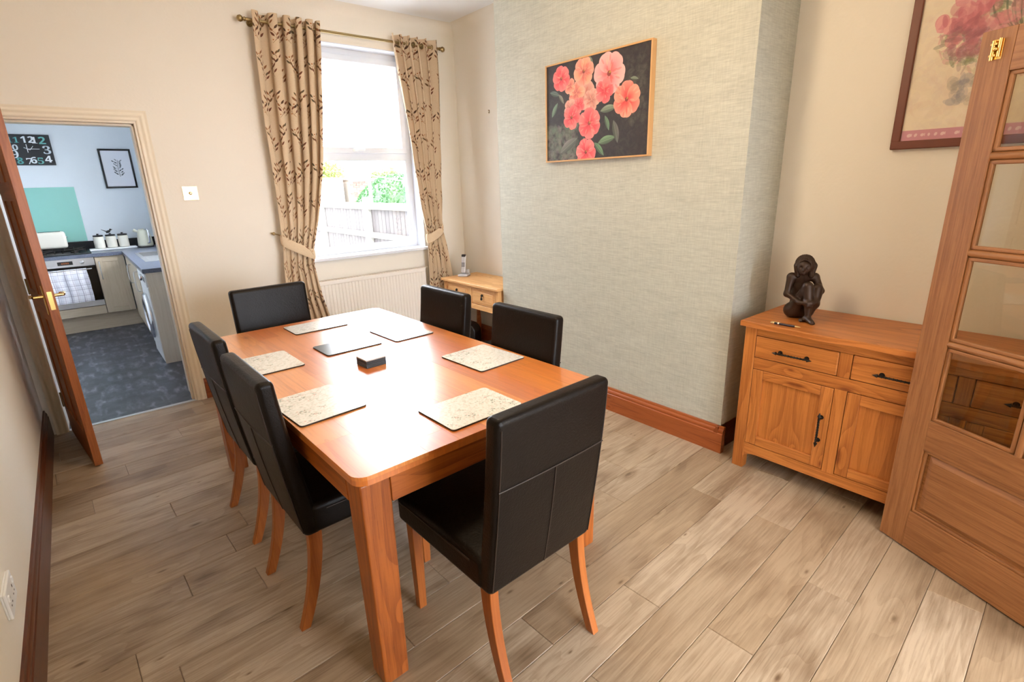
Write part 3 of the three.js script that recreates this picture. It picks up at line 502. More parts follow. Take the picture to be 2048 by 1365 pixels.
// ------------------------------------------------------------------ sideboard
{
  const X = 3.585, BX = 4.045, Z0 = 3.232, Z1 = 4.605, t = thing('sideboard', 'rustic oak sideboard with three drawers over three doors by the chimney breast', 'sideboard', [0, 0, 0]);
  // top with a slightly waney front edge
  const n = 40, pts = []; for (let i = 0; i <= n; i++) { const z = mix(Z0 - 0.016, Z1 + 0.016, i / n); pts.push([X - 0.04 - 0.006 * Math.sin(z * 9.3) - 0.004 * Math.sin(z * 23), z]); }
  const s = new THREE.Shape(); s.moveTo(BX + 0.012, Z0 - 0.016); pts.forEach((p) => s.lineTo(p[0], p[1])); s.lineTo(BX + 0.012, Z1 + 0.016); s.closePath();
  const g = extrude(s, 0.02, { bevelEnabled: true, bevelThickness: 0.005, bevelSize: 0.005, bevelSegments: 2, bevelOffset: -0.005 }); g.rotateX(Math.PI / 2); g.translate(0, 0.833, 0);
  part('top', muv(g, 'z'), mSideTop, t);
  const posts = [[Z0, 3.292], [3.680, 3.733], [4.107, 4.158], [4.545, Z1]];
  part('post', bb(X, X + 0.05, 0, 0.808, Z0, 3.292, 0.003, 'y'), mSideOak, t); part('post', bb(X, X + 0.05, 0, 0.808, 4.545, Z1, 0.003, 'y'), mSideOak, t);
  part('post', bb(BX - 0.05, BX, 0, 0.808, Z0, 3.285, 0.003, 'y'), mSideOak, t); part('post', bb(BX - 0.05, BX, 0, 0.808, 4.552, Z1, 0.003, 'y'), mSideOak, t);
  for (const [a, b] of posts.slice(1, 3)) { part('stile', bb(X + 0.001, X + 0.03, 0.15, 0.5855, a, b, 0.002, 'y'), mSideOak, t); part('stile', bb(X + 0.001, X + 0.03, 0.6455, 0.7635, a, b, 0.002, 'y'), mSideOak, t); }
  part('rail', bb(X + 0.002, X + 0.03, 0.764, 0.808, 3.292, 4.545, 0.002, 'z'), mSideOak, t); part('rail', bb(X + 0.001, X + 0.03, 0.586, 0.645, 3.292, 4.545, 0.002, 'z'), mSideOak, t);
  { // bottom rail with a shallow arch
    const q = new THREE.Shape(); q.moveTo(3.292, 0.156); q.lineTo(4.545, 0.156); q.lineTo(4.545, 0.075); q.quadraticCurveTo(4.53, 0.098, 4.48, 0.1); q.lineTo(3.36, 0.1); q.quadraticCurveTo(3.305, 0.098, 3.292, 0.075); q.closePath();
    const a = extrude(q, 0.03); a.rotateY(-Math.PI / 2); a.translate(X + 0.032, 0, 0); part('rail', muv(a, 'z'), mSideOak, t);
  }
  part('side_panel', bb(X + 0.04, BX - 0.04, 0.10, 0.805, Z0 + 0.008, Z0 + 0.022, 0.002, 'y'), mSideOak, t); part('side_panel', bb(X + 0.04, BX - 0.04, 0.10, 0.805, Z1 - 0.022, Z1 - 0.008, 0.002, 'y'), mSideOak, t);
  part('back_panel', bb(BX - 0.012, BX - 0.004, 0.10, 0.805, Z0 + 0.01, Z1 - 0.01, 0.001, 'z'), mSideOak, t); part('bottom_panel', bb(X + 0.03, BX - 0.012, 0.12, 0.14, Z0 + 0.01, Z1 - 0.01, 0.001, 'z'), mSideOak, t);
  const handle = (len) => { // along z, on plane x=0 pointing -x
    const a = [cyl(0.0045, 0.0045, [-0.026, 0, -len / 2], [-0.026, 0, len / 2], 8)];
    for (let i = 0; i < 9; i++) { const z = -len * 0.36 + len * 0.72 * i / 8; const r = new THREE.TorusGeometry(0.0048, 0.0016, 5, 8); r.translate(-0.026, 0, z); a.push(r); }
    for (const e of [-1, 1]) { a.push(cyl(0.0045, 0.006, [-0.026, 0, e * len * 0.40], [0, 0, e * len * 0.40], 8)); const p = new THREE.ConeGeometry(0.009, 0.022, 8); p.rotateX(e * Math.PI / 2); p.translate(-0.026, 0, e * (len / 2 + 0.006)); a.push(p); const d = new THREE.CylinderGeometry(0.011, 0.011, 0.003, 10); d.rotateZ(Math.PI / 2); d.translate(-0.0015, 0, e * len * 0.40); a.push(d); }
    return join(a);
  };
  const bays = [[3.294, 3.678], [3.736, 4.104], [4.161, 4.542]];
  bays.forEach(([a, b], i) => {
    const d = part('drawer', bb(X - 0.003, X + 0.02, 0.648, 0.762, a, b, 0.006, 'z', 2), mSideOak, t), h = handle(0.155); h.translate(X - 0.003, 0.70, (a + b) / 2 - 0.003); part('handle', h, mIron, d, 'black iron bar handle');
    const f = 0.054, y0 = 0.159, y1 = 0.583, door = part('door', bb(X + 0.012, X + 0.02, y0 + f - 0.01, y1 - f + 0.01, a + f - 0.01, b - f + 0.01, 0.001, 'y'), mSideOak, t);
    part('door_stile', bb(X - 0.001, X + 0.022, y0, y1, a, a + f, 0.003, 'y'), mSideOak, door); part('door_stile', bb(X - 0.001, X + 0.022, y0, y1, b - f, b, 0.003, 'y'), mSideOak, door);
    part('door_rail', bb(X - 0.001, X + 0.022, y1 - f + 0.004, y1, a + f, b - f, 0.003, 'z'), mSideOak, door); part('door_rail', bb(X - 0.001, X + 0.022, y0, y0 + f - 0.004, a + f, b - f, 0.003, 'z'), mSideOak, door);
    const hd = handle(0.15); hd.rotateX(Math.PI / 2); hd.translate(X - 0.001, 0.366, i === 0 ? b - f / 2 - 0.006 : b - f / 2); part('handle', hd, mIron, door, 'black iron bar handle');
  });
}
// pen
{
  const t = thing('pen', 'dark blue ballpoint pen with gold ends lying on the sideboard', 'pen', [3.588, 0.838 + 0.0062, 3.425], 0.02);
  const g = lathe([[0, -0.055], [0.0055, -0.055], [0.0058, 0.02], [0.0052, 0.045]], 12); g.rotateX(Math.PI / 2); part('barrel', g, M({ color: S('#221a2c'), roughness: 0.3 }), t);
  const e = lathe([[0.0052, 0.045], [0.004, 0.058], [0.0012, 0.07], [0, 0.071]], 12); e.rotateX(Math.PI / 2); part('tip', e, mBrassPale, t);
  const e2 = lathe([[0, -0.072], [0.0042, -0.071], [0.006, -0.055], [0.0055, -0.052]], 12); e2.rotateX(Math.PI / 2); part('cap_end', e2, mBrassPale, t);
  const e3 = lathe([[0.0059, -0.037], [0.0064, -0.035], [0.0064, -0.031], [0.0059, -0.029]], 12); e3.rotateX(Math.PI / 2); part('ring', e3, mChrome, t);
  part('clip', rb(0.0022, 0.0016, 0.045, 0, 0.0068, -0.045, 0.0006), mBrassPale, t);
}
// bronze-like figure of a girl hugging her knees
{
  const bones = [];
  const B = (a, b, ra, rb2) => bones.push([a, b, ra, rb2]);
  // torso, one chain from the seat to the neck
  B([0.0, 0.045, -0.035], [-0.002, 0.10, -0.048], 0.043, 0.036); B([-0.002, 0.10, -0.048], [-0.004, 0.165, -0.032], 0.036, 0.039); B([-0.004, 0.165, -0.032], [-0.004, 0.212, -0.014], 0.040, 0.026);
  B([-0.052, 0.214, -0.014], [0.048, 0.214, -0.014], 0.021, 0.021); B([-0.004, 0.212, -0.012], [-0.006, 0.25, 0.006], 0.024, 0.021);
  // buttocks
  B([-0.030, 0.040, -0.03], [0.034, 0.040, -0.03], 0.040, 0.040);
  // head: skull, face, chin
  B([-0.006, 0.276, 0.0], [-0.011, 0.270, 0.014], 0.036, 0.034); B([-0.011, 0.268, 0.016], [-0.018, 0.246, 0.033], 0.029, 0.016);
  // arms
  B([-0.057, 0.213, -0.012], [-0.069, 0.128, -0.002], 0.0195, 0.0145); B([-0.069, 0.128, -0.002], [-0.022, 0.098, 0.060], 0.0145, 0.010); B([-0.022, 0.098, 0.060], [0.006, 0.098, 0.082], 0.010, 0.008);
  B([0.053, 0.213, -0.012], [0.078, 0.150, 0.018], 0.0195, 0.015); B([0.078, 0.150, 0.018], [0.046, 0.104, 0.073], 0.014, 0.010); B([0.046, 0.104, 0.073], [0.022, 0.100, 0.092], 0.010, 0.008);
  // fingers of both hands, clasped on the shin
  for (let i = 0; i < 4; i++) { B([0.004, 0.105 - i * 0.006, 0.084], [0.026, 0.104 - i * 0.006, 0.094], 0.0042, 0.0034); B([0.024, 0.108 - i * 0.006, 0.092], [0.006, 0.104 - i * 0.006, 0.096], 0.0042, 0.0034); }
  // legs: thigh, shin, foot
  B([-0.022, 0.045, -0.02], [0.008, 0.178, 0.052], 0.034, 0.0225); B([0.008, 0.178, 0.054], [0.016, 0.10, 0.068], 0.0225, 0.021); B([0.016, 0.10, 0.068], [0.020, 0.028, 0.072], 0.020, 0.012); B([0.020, 0.018, 0.064], [0.030, 0.010, 0.118], 0.0145, 0.010); B([0.020, 0.022, 0.066], [0.030, 0.010, 0.118], 0.012, 0.008);
  B([0.034, 0.045, -0.02], [0.056, 0.166, 0.036], 0.034, 0.0225); B([0.056, 0.166, 0.038], [0.050, 0.09, 0.052], 0.0225, 0.020); B([0.050, 0.09, 0.052], [0.030, 0.026, 0.044], 0.019, 0.012); B([0.028, 0.016, 0.040], [-0.010, 0.010, 0.072], 0.0135, 0.0095);
  // toes
  for (let i = 0; i < 5; i++) B([0.024 + i * 0.0035, 0.008, 0.112 - i * 0.001], [0.026 + i * 0.0042, 0.006, 0.126 - i * 0.002], 0.0036, 0.003);
  const sm = (a, b, k) => { const h = clamp(0.5 + 0.5 * (b - a) / k); return mix(b, a, h) - k * h * (1 - h); };
  const cap = (p, [a, b, ra, r2]) => { const d = [b[0] - a[0], b[1] - a[1], b[2] - a[2]], q = [p[0] - a[0], p[1] - a[1], p[2] - a[2]], h = clamp((q[0] * d[0] + q[1] * d[1] + q[2] * d[2]) / (d[0] * d[0] + d[1] * d[1] + d[2] * d[2] || 1)); return Math.hypot(q[0] - d[0] * h, q[1] - d[1] * h, q[2] - d[2] * h) - mix(ra, r2, h); };
  function surface(f, lo, size, N) {
    const mc = new MarchingCubes(N, new THREE.MeshBasicMaterial(), false, false, 120000); mc.isolation = 0;
    for (let k = 0; k < N; k++) for (let j = 0; j < N; j++) for (let i = 0; i < N; i++) mc.field[k * N * N + j * N + i] = -f([lo[0] + size * i / N, lo[1] + size * j / N, lo[2] + size * k / N]);
    mc.update(); const n = mc.count, pos = new Float32Array(n * 3);
    for (let i = 0; i < n; i++) for (let c = 0; c < 3; c++) pos[i * 3 + c] = lo[c] + size * (mc.positionArray[i * 3 + c] + 1) / 2;
    let g = new THREE.BufferGeometry(); g.setAttribute('position', new THREE.BufferAttribute(pos, 3)); g = mergeVertices(g, 1e-5); g.computeVertexNormals(); return g;
  }
  const HD = 0.012, face = (p0, d) => { const p = [p0[0], p0[1] + HD, p0[2]]; // small features cut and raised on the head: eye hollows, nose, mouth
    const e = (c, r) => Math.hypot(p[0] - c[0], p[1] - c[1], p[2] - c[2]) - r;
    d = sm(d, cap(p, [[-0.017, 0.281, 0.046], [-0.020, 0.270, 0.052], 0.0035, 0.0055]), 0.005);
    for (const c of [[-0.030, 0.281, 0.042], [-0.002, 0.281, 0.048]]) d = -sm(-d, e(c, 0.006), 0.006);
    d = -sm(-d, cap(p, [[-0.025, 0.259, 0.049], [-0.014, 0.259, 0.051], 0.0016, 0.0016]), 0.003);
    return d;
  };
  const body = (p) => { let d = 1; for (const b of bones) { const c = cap(p, b); if (c < 0.06) d = d === 1 ? c : sm(d, c, b[2] < 0.006 ? 0.004 : 0.011); else if (d === 1) d = Math.max(0.05, Math.min(c, 1)); } d = face(p, d); return Math.max(d, -p[1] + 0.0005); };
  const hair = (p0) => { const p = [p0[0], p0[1] + HD, p0[2]]; let d = cap(p, [[-0.003, 0.296, -0.008], [-0.006, 0.292, 0.006], 0.0435, 0.040]); d = sm(d, cap(p, [[-0.040, 0.285, 0.004], [-0.033, 0.238, 0.006], 0.015, 0.012]), 0.012); d = sm(d, cap(p, [[0.034, 0.285, 0.002], [0.028, 0.236, 0.002], 0.017, 0.014]), 0.012); d = sm(d, cap(p, [[-0.004, 0.285, -0.03], [-0.002, 0.240, -0.028], 0.022, 0.02]), 0.014);
    d += 0.0012 * Math.sin(Math.atan2(p[0] + 0.005, p[2]) * 26 + p[1] * 60); const open = cap(p, [[-0.016, 0.288, 0.046], [-0.02, 0.25, 0.054], 0.029, 0.027]); return -sm(-d, open, 0.004); };
  const mBronze = M({ color: S('#38261c'), roughness: 0.45, metalness: 0.35, bumpMap: bumpPaint, bumpScale: 0.0004 });
  const t = thing('figurine', 'dark bronze figurine of a seated girl hugging her knees on the sideboard', 'sculpture', [3.775, 0.838, 3.41], -0.95);
  const fig = part('body', surface(body, [-0.19, -0.01, -0.19], 0.38, 104), mBronze, t);
  part('hair', surface(hair, [-0.08, 0.195, -0.08], 0.16, 62), mBronze, fig);
}

// ------------------------------------------------------------------ side table in the far alcove, phone, things below
{
  const t = thing('side_table', 'small pine console table with two drawers in the alcove by the window', 'side table', [0, 0, 0]);
  const x0 = 3.635, x1 = 4.04, z0 = 0.245, z1 = 1.098, h = 0.70;
  part('top', bb(x0 - 0.02, x1, h - 0.024, h, z0 - 0.01, z1, 0.005, 'z', 2), mPine, t);
  for (const [x, z] of [[x0 + 0.025, z0 + 0.03], [x0 + 0.025, z1 - 0.04], [x1 - 0.03, z0 + 0.03], [x1 - 0.03, z1 - 0.04]]) {
    const leg = part('leg', bb(x - 0.024, x + 0.024, 0.47, h - 0.024, z - 0.024, z + 0.024, 0.003, 'y'), mPine, t);
    const g = lathe([[0, 0], [0.014, 0], [0.02, 0.03], [0.013, 0.05], [0.022, 0.10], [0.024, 0.22], [0.016, 0.34], [0.022, 0.37], [0.014, 0.385], [0.023, 0.41], [0.023, 0.47], [0, 0.47]], 16); g.translate(x, 0, z); part('turned_shaft', g, mPineRed, leg);
  }
  const zm = (z0 + z1) / 2;
  part('rail', bb(x0 + 0.006, x0 + 0.026, h - 0.046, h - 0.024, z0 + 0.05, z1 - 0.06, 0.002, 'z'), mPine, t); part('rail', bb(x0 + 0.004, x0 + 0.026, 0.47, 0.515, z0 + 0.05, z1 - 0.06, 0.003, 'z'), mPine, t); part('stile', bb(x0 + 0.006, x0 + 0.026, 0.51, h - 0.04, zm - 0.025, zm + 0.02, 0.002, 'y'), mPine, t);
  for (const [a, b] of [[z0 + 0.058, zm - 0.03], [zm + 0.024, z1 - 0.066]]) {
    const d = part('drawer', bb(x0 + 0.008, x0 + 0.024, 0.52, h - 0.048, a, b, 0.004, 'z'), mPine, t);
    part('raised_field', bb(x0 + 0.002, x0 + 0.012, 0.538, h - 0.066, a + 0.03, b - 0.03, 0.005, 'z', 2), mPine, d);
    const zc = (a + b) / 2, k = [cyl(0.011, 0.013, [x0 - 0.001, 0.612, zc], [x0 - 0.006, 0.612, zc], 12), ball(0.007, x0 - 0.012, 0.612, zc, 10, 8)]; const drop = lathe([[0, 0], [0.009, 0.008], [0.010, 0.016], [0.004, 0.032], [0.003, 0.044], [0, 0.045]], 12); drop.translate(x0 - 0.013, 0.568, zc); k.push(drop);
    part('handle', k, mIron, d, 'black iron drop handle');
  }
  part('side_panel', bb(x0 + 0.04, x1 - 0.05, 0.49, h - 0.024, z0 + 0.012, z0 + 0.026, 0.002, 'x'), mPine, t); part('side_panel', bb(x0 + 0.04, x1 - 0.05, 0.49, h - 0.024, z1 - 0.034, z1 - 0.02, 0.002, 'x'), mPine, t);
  part('back_panel', bb(x1 - 0.03, x1 - 0.015, 0.49, h - 0.024, z0 + 0.05, z1 - 0.06, 0.002, 'z'), mPine, t);
}
{
  const t = thing('cordless_phone', 'silver cordless phone standing in its charging cradle on the side table', 'phone', [3.81, 0.70, 0.345], -1.02);
  const mSil = M({ color: S('#c3c3c6'), roughness: 0.35, metalness: 0.3 });
  part('cradle', [softBox(0.10, 0.026, 0.09, 0.011, { n: [4, 2, 4], deform: (x, y, z) => [x, y + 0.0135 + (z > 0 ? -0.004 * z / 0.045 : 0), z] }), softBox(0.085, 0.05, 0.03, 0.01, { n: [2, 2, 2], deform: (x, y, z) => [x, y + 0.04, z - 0.03] })], mSil, t);
  const hs = part('handset', softBox(0.046, 0.165, 0.024, 0.010, { n: [3, 10, 2], deform: (x, y, z) => { const v = y / 0.165; return [x * (1 - 0.08 * Math.cos(v * 5)), y + 0.118, z - 0.004 - v * 0.035 + 0.01 * v * v]; } }), mSil, t);
  part('screen', rb(0.034, 0.04, 0.004, 0, 0.163, -0.006, 0.003), M({ color: S('#31423f'), roughness: 0.2 }), hs);
  const keys = []; for (let r = 0; r < 4; r++) for (let c = 0; c < 3; c++) keys.push(rb(0.009, 0.006, 0.004, (c - 1) * 0.0115, 0.128 - r * 0.0105, 0.0095 - (0.128 - r * 0.0105 - 0.118) * 0.2, 0.0015)); part('keypad', keys, mBlackMatt, hs);
  part('speaker_cap', softBox(0.044, 0.03, 0.022, 0.009, { n: [2, 2, 2], deform: (x, y, z) => [x, y + 0.192, z - 0.015] }), mBlackMatt, hs);
}
{
  const t = thing('small_appliance', 'small round-topped black appliance with a bright disc on the floor under the side table', 'appliance', [3.80, 0, 0.42], -1.2);
  part('body', (() => { const s = new THREE.Shape(); s.moveTo(-0.085, 0.03); s.lineTo(-0.085, 0.17); s.absarc(0, 0.17, 0.085, Math.PI, 0, true); s.lineTo(0.085, 0.03); s.closePath(); const g = extrude(s, 0.10, { bevelEnabled: true, bevelThickness: 0.012, bevelSize: 0.012, bevelSegments: 3, bevelOffset: -0.012, curveSegments: 20 }); g.translate(0, 0, -0.05); return g; })(), mBlack, t);
  part('disc', cyl(0.022, 0.022, [-0.03, 0.215, 0.06], [-0.03, 0.215, 0.068], 20), mChrome, t); part('base', rb(0.16, 0.032, 0.13, 0, 0.016, 0, 0.008), mBlack, t);
}
{
  const t = thing('storage_box', 'low dark box on the floor under the side table', 'box', [3.80, 0, 0.80], -Math.PI / 2);
  part('box_body', bb(-0.19, 0.19, 0.002, 0.075, -0.12, 0.12, 0.008, 'x', 2), mBlackMatt, t); part('lid', bb(-0.194, 0.194, 0.0755, 0.095, -0.124, 0.124, 0.006, 'x', 2), M({ color: S('#22262b'), roughness: 0.4 }), t);
}

// ------------------------------------------------------------------ pictures
const flowers = canvasTex(1024, 730, (c, w, h) => {
  c.fillStyle = '#2c2422'; c.fillRect(0, 0, w, h); let s2 = 4242; const r = () => { s2 = (s2 * 16807) % 2147483647; return s2 / 2147483647; };
  const dab = (x, y, rx, ry, a, col) => { c.fillStyle = col; c.beginPath(); c.ellipse(x, y, rx, ry, a, 0, 7); c.fill(); };
  for (let i = 0; i < 1400; i++) dab(r() * w, r() * h, 10 + r() * 30, 4 + r() * 12, r() * 3, ['rgba(60,50,44,0.25)', 'rgba(34,28,30,0.3)', 'rgba(70,66,58,0.18)'][i % 3]);
  for (let i = 0; i < 420; i++) { const x = (r() * 0.34) * w, y = (0.62 + r() * 0.4) * h; dab(x, y, 10 + r() * 26, 6 + r() * 20, r() * 3, ['rgba(110,115,95,0.28)', 'rgba(130,120,115,0.22)', 'rgba(85,100,80,0.3)'][i % 3]); }
  for (let i = 0; i < 120; i++) { const x = (0.8 + r() * 0.16) * w, y = (0.1 + r() * 0.6) * h; dab(x, y, 8 + r() * 16, 6 + r() * 18, r() * 3, 'rgba(90,92,76,0.2)'); }
  const leaf = (u, v, l, a, col) => { c.save(); c.translate(u * w, v * h); c.rotate(a); const g = c.createLinearGradient(0, -l * 0.4, 0, l * 0.4); g.addColorStop(0, col); g.addColorStop(1, '#3b4436'); c.fillStyle = g; c.beginPath(); c.moveTo(-l, 0); c.quadraticCurveTo(-l * 0.1, -l * 0.72, l, 0); c.quadraticCurveTo(-l * 0.1, l * 0.6, -l, 0); c.fill(); c.strokeStyle = 'rgba(190,200,170,0.35)'; c.lineWidth = 3; c.beginPath(); c.moveTo(-l * 0.9, 0); c.lineTo(l * 0.9, 0); c.stroke(); c.restore(); };
  leaf(0.10, 0.30, 60, 0.3, '#62716a'); leaf(0.10, 0.46, 62, -1.0, '#7d9a78'); leaf(0.17, 0.36, 48, 0.9, '#9a8f80'); leaf(0.64, 0.53, 78, -0.1, '#98a58c'); leaf(0.63, 0.66, 58, 1.2, '#71926c'); leaf(0.63, 0.82, 86, -0.2, '#7fa478'); leaf(0.56, 0.9, 70, 0.8, '#6f9a6d'); leaf(0.71, 0.75, 84, 1.3, '#6f6a66'); leaf(0.25, 0.84, 110, -0.5, '#8a817d'); leaf(0.39, 0.85, 62, 1.9, '#6b9772'); leaf(0.62, 0.12, 60, -0.2, '#6d6a62'); leaf(0.47, 0.06, 40, 1.1, '#87907e'); leaf(0.56, 0.36, 56, -0.9, '#83908a'); leaf(0.86, 0.3, 36, 0.2, '#87917c');
  const flower = (u, v, R, n, a0, cols, centre) => {
    const x = u * w, y = v * h;
    for (let i = 0; i < n; i++) { const a = a0 + i * 2 * Math.PI / n; c.save(); c.translate(x, y); c.rotate(a); const g = c.createRadialGradient(R * 0.15, 0, 2, R * 0.55, 0, R * 0.75); g.addColorStop(0, cols[2]); g.addColorStop(0.4, cols[i % 2]); g.addColorStop(1, cols[3]); c.fillStyle = g; c.beginPath(); c.moveTo(0, 0); c.bezierCurveTo(R * 0.35, -R * 0.75, R * 1.1, -R * 0.55, R, 0); c.bezierCurveTo(R * 1.1, R * 0.5, R * 0.35, R * 0.7, 0, 0); c.fill(); c.restore(); }
    for (let i = 0; i < 26; i++) { const a = r() * 6.3, d = R * (0.2 + 0.7 * r()); dab(x + d * Math.cos(a), y + d * Math.sin(a), R * 0.16, R * 0.05, a, i % 2 ? 'rgba(255,190,160,0.35)' : 'rgba(200,50,40,0.22)'); }
    if (centre) { dab(x, y, R * 0.13, R * 0.13, 0, 'rgba(110,40,30,0.8)'); dab(x + R * 0.05, y - R * 0.06, R * 0.07, R * 0.05, 0, 'rgba(190,150,60,0.8)'); }
  };
  const coral = ['#e9565a', '#f07270', '#c93a40', '#f48a86'], pink = ['#eba09c', '#f09694', '#d0605f', '#f4bdb6'], peach = ['#ea9a7a', '#e28a76', '#c2645a', '#efb09a'], muted = ['#d59a88', '#c98b7c', '#b06a5e', '#e2b29e'];
  flower(0.41, 0.36, 105, 6, 0.4, muted, false); flower(0.33, 0.33, 85, 5, 1.2, peach, false); flower(0.48, 0.42, 80, 5, 0.1, muted, false); flower(0.26, 0.25, 58, 4, 0.7, peach, false); flower(0.27, 0.47, 70, 5, 0.2, muted, false);
  flower(0.40, 0.14, 100, 6, 0.9, peach, true); flower(0.17, 0.16, 92, 6, 0.3, coral, true); flower(0.64, 0.21, 142, 6, 0.2, pink, true); flower(0.60, 0.36, 84, 5, 1.3, coral, false); flower(0.80, 0.47, 118, 6, 0.6, ['#e8685c', '#ee8670', '#c83e3c', '#f2a28c'], true);
  flower(0.355, 0.45, 58, 5, 0.4, coral, false); flower(0.28, 0.56, 88, 5, 0.1, coral, true); flower(0.46, 0.64, 110, 6, 0.5, coral, true); flower(0.43, 0.92, 100, 6, 0.2, coral, true);
});
{
  const x = CX - 0.001, y0 = 1.673, y1 = 2.277, z0 = 1.69, z1 = 2.538, t = thing('painting', 'coral blossoms painted on a dark ground in a slim pale frame on the chimney breast', 'painting', [0, 0, 0]);
  const cv = new THREE.BoxGeometry(0.03, y1 - y0 - 0.016, z1 - z0 - 0.016); cv.translate(x - 0.017, (y0 + y1) / 2, (z0 + z1) / 2);
  { const p = cv.attributes.position, uv = cv.attributes.uv; for (let i = 0; i < p.count; i++) uv.setXY(i, (p.getZ(i) - z0) / (z1 - z0), (p.getY(i) - y0) / (y1 - y0)); }
  part('canvas', cv, M({ map: flowers, roughness: 0.6 }), t);
  const mf = M({ color: S('#cfa06a'), roughness: 0.5 });
  part('frame', [bb(x - 0.038, x, y0, y0 + 0.009, z0, z1, 0.001, 'z'), bb(x - 0.038, x, y1 - 0.009, y1, z0, z1, 0.001, 'z'), bb(x - 0.038, x, y0 + 0.009, y1 - 0.009, z0, z0 + 0.009, 0.001, 'y'), bb(x - 0.038, x, y0 + 0.009, y1 - 0.009, z1 - 0.009, z1, 0.001, 'y')], mf, t);
}
const tulips = canvasTex(1024, 1024, (c, w, h) => {
  c.fillStyle = '#e8d9c0'; c.fillRect(0, 0, w, h); let s2 = 777; const r = () => { s2 = (s2 * 16807) % 2147483647; return s2 / 2147483647; };
  const dab = (x, y, rx, ry, a, col) => { c.fillStyle = col; c.beginPath(); c.ellipse(x, y, rx, ry, a, 0, 7); c.fill(); };
  for (let i = 0; i < 900; i++) dab(r() * w, r() * h, 20 + r() * 50, 6 + r() * 20, r() * 3, ['rgba(240,225,205,0.2)', 'rgba(215,190,170,0.14)', 'rgba(205,185,185,0.1)'][i % 3]);
  for (let i = 0; i < 700; i++) { const a = r() * 6.3, d = Math.sqrt(r()); dab(w * 0.46 + d * Math.cos(a) * w * 0.36, h * 0.45 + d * Math.sin(a) * h * 0.22, 8 + r() * 30, 4 + r() * 12, r() * 3, ['rgba(120,130,80,0.35)', 'rgba(160,160,110,0.3)', 'rgba(90,90,70,0.3)', 'rgba(200,120,130,0.3)', 'rgba(190,180,140,0.35)', 'rgba(120,80,90,0.25)'][i % 6]); }
  for (let i = 0; i < 40; i++) { const x = w * (0.25 + 0.5 * r()), y = h * (0.12 + 0.3 * r()); c.strokeStyle = 'rgba(70,90,65,0.6)'; c.lineWidth = 5; c.beginPath(); c.moveTo(w * 0.5, h * 0.55); c.quadraticCurveTo(x, h * 0.4, x, y); c.stroke(); }
  for (let i = 0; i < 46; i++) { const a = Math.PI * (1 + r()), d = 0.55 + 0.5 * r(), x = w * 0.5 + d * Math.cos(a) * w * 0.4, y = h * 0.40 + d * Math.sin(a) * h * 0.34, R = 34 + r() * 22; dab(x, y, R * 0.8, R, 0.3 * (r() - 0.5), 'rgba(215,130,140,0.75)'); dab(x - R * 0.3, y, R * 0.35, R * 0.9, 0.2, 'rgba(230,165,165,0.8)'); dab(x + R * 0.3, y, R * 0.3, R * 0.85, -0.2, 'rgba(190,95,110,0.55)'); }
  for (let i = 0; i < 70; i++) { const x = w * (0.16 + 0.26 * r()), y = h * (0.08 + 0.42 * r()), R = 18 + r() * 22; dab(x, y, R, R * 1.2, r(), ['rgba(205,110,120,0.45)', 'rgba(225,160,160,0.5)', 'rgba(185,90,105,0.35)'][i % 3]); }
  for (let i = 0; i < 60; i++) dab(w * (0.14 + 0.15 * r()), h * (0.34 + 0.2 * r()), 18 + r() * 24, 10 + r() * 16, r() * 3, ['rgba(150,60,85,0.3)', 'rgba(200,110,120,0.3)', 'rgba(120,60,80,0.22)'][i % 3]);
  for (let i = 0; i < 60; i++) dab(w * (0.2 + 0.25 * r()), h * (0.66 + 0.14 * r()), 16 + r() * 30, 10 + r() * 18, r() * 3, ['rgba(110,110,130,0.2)', 'rgba(140,130,120,0.2)'][i % 2]);
  for (let i = 0; i < 22; i++) dab(w * 0.43 + r() * 30, h * (0.5 + 0.25 * r()), 9, 26, 0.2, 'rgba(50,52,44,0.5)');
  c.fillStyle = '#c78494'; c.fillRect(0, h * 0.937, w, h * 0.063); c.fillStyle = 'rgba(240,215,215,0.75)';
  for (let i = 0; i < 30; i++) { const x = 40 + i * 33; if (i % 7 === 6) continue; const q = r(); c.beginPath(); c.ellipse(x, h * 0.968, 6 + 5 * q, 9 + 4 * r(), q, 0, 7); c.fill(); if (q > 0.5) c.fillRect(x + 10, h * 0.958, 4, 18); }
});
{
  const x = RX - 0.001, y0 = 1.645, y1 = 2.42, z0 = 3.606, z1 = 4.44, f = 0.036, t = thing('framed_print', 'pastel print of pink tulips in a brown frame, partly behind the glazed door', 'picture', [0, 0, 0]);
  const cv = new THREE.BoxGeometry(0.008, y1 - y0 - 2 * f + 0.01, z1 - z0 - 2 * f + 0.01); cv.translate(x - 0.01, (y0 + y1) / 2, (z0 + z1) / 2);
  { const p = cv.attributes.position, uv = cv.attributes.uv; for (let i = 0; i < p.count; i++) uv.setXY(i, (p.getZ(i) - z0 - f) / (z1 - z0 - 2 * f), (p.getY(i) - y0 - f) / (y1 - y0 - 2 * f)); }
  part('print', cv, M({ map: tulips, roughness: 0.7 }), t);
  part('glazing', bb(x - 0.0185, x - 0.0165, y0 + f - 0.004, y1 - f + 0.004, z0 + f - 0.004, z1 - f + 0.004, 0.0005), mGlass, t);
  part('frame', [bb(x - 0.026, x, y0, y0 + f, z0, z1, 0.005, 'z', 2), bb(x - 0.026, x, y1 - f, y1, z0, z1, 0.005, 'z', 2), bb(x - 0.026, x, y0 + f - 0.004, y1 - f + 0.004, z0, z0 + f, 0.005, 'y', 2), bb(x - 0.026, x, y0 + f - 0.004, y1 - f + 0.004, z1 - f, z1, 0.005, 'y', 2)], M({ color: S('#6b3420'), roughness: 0.4 }), t);
}
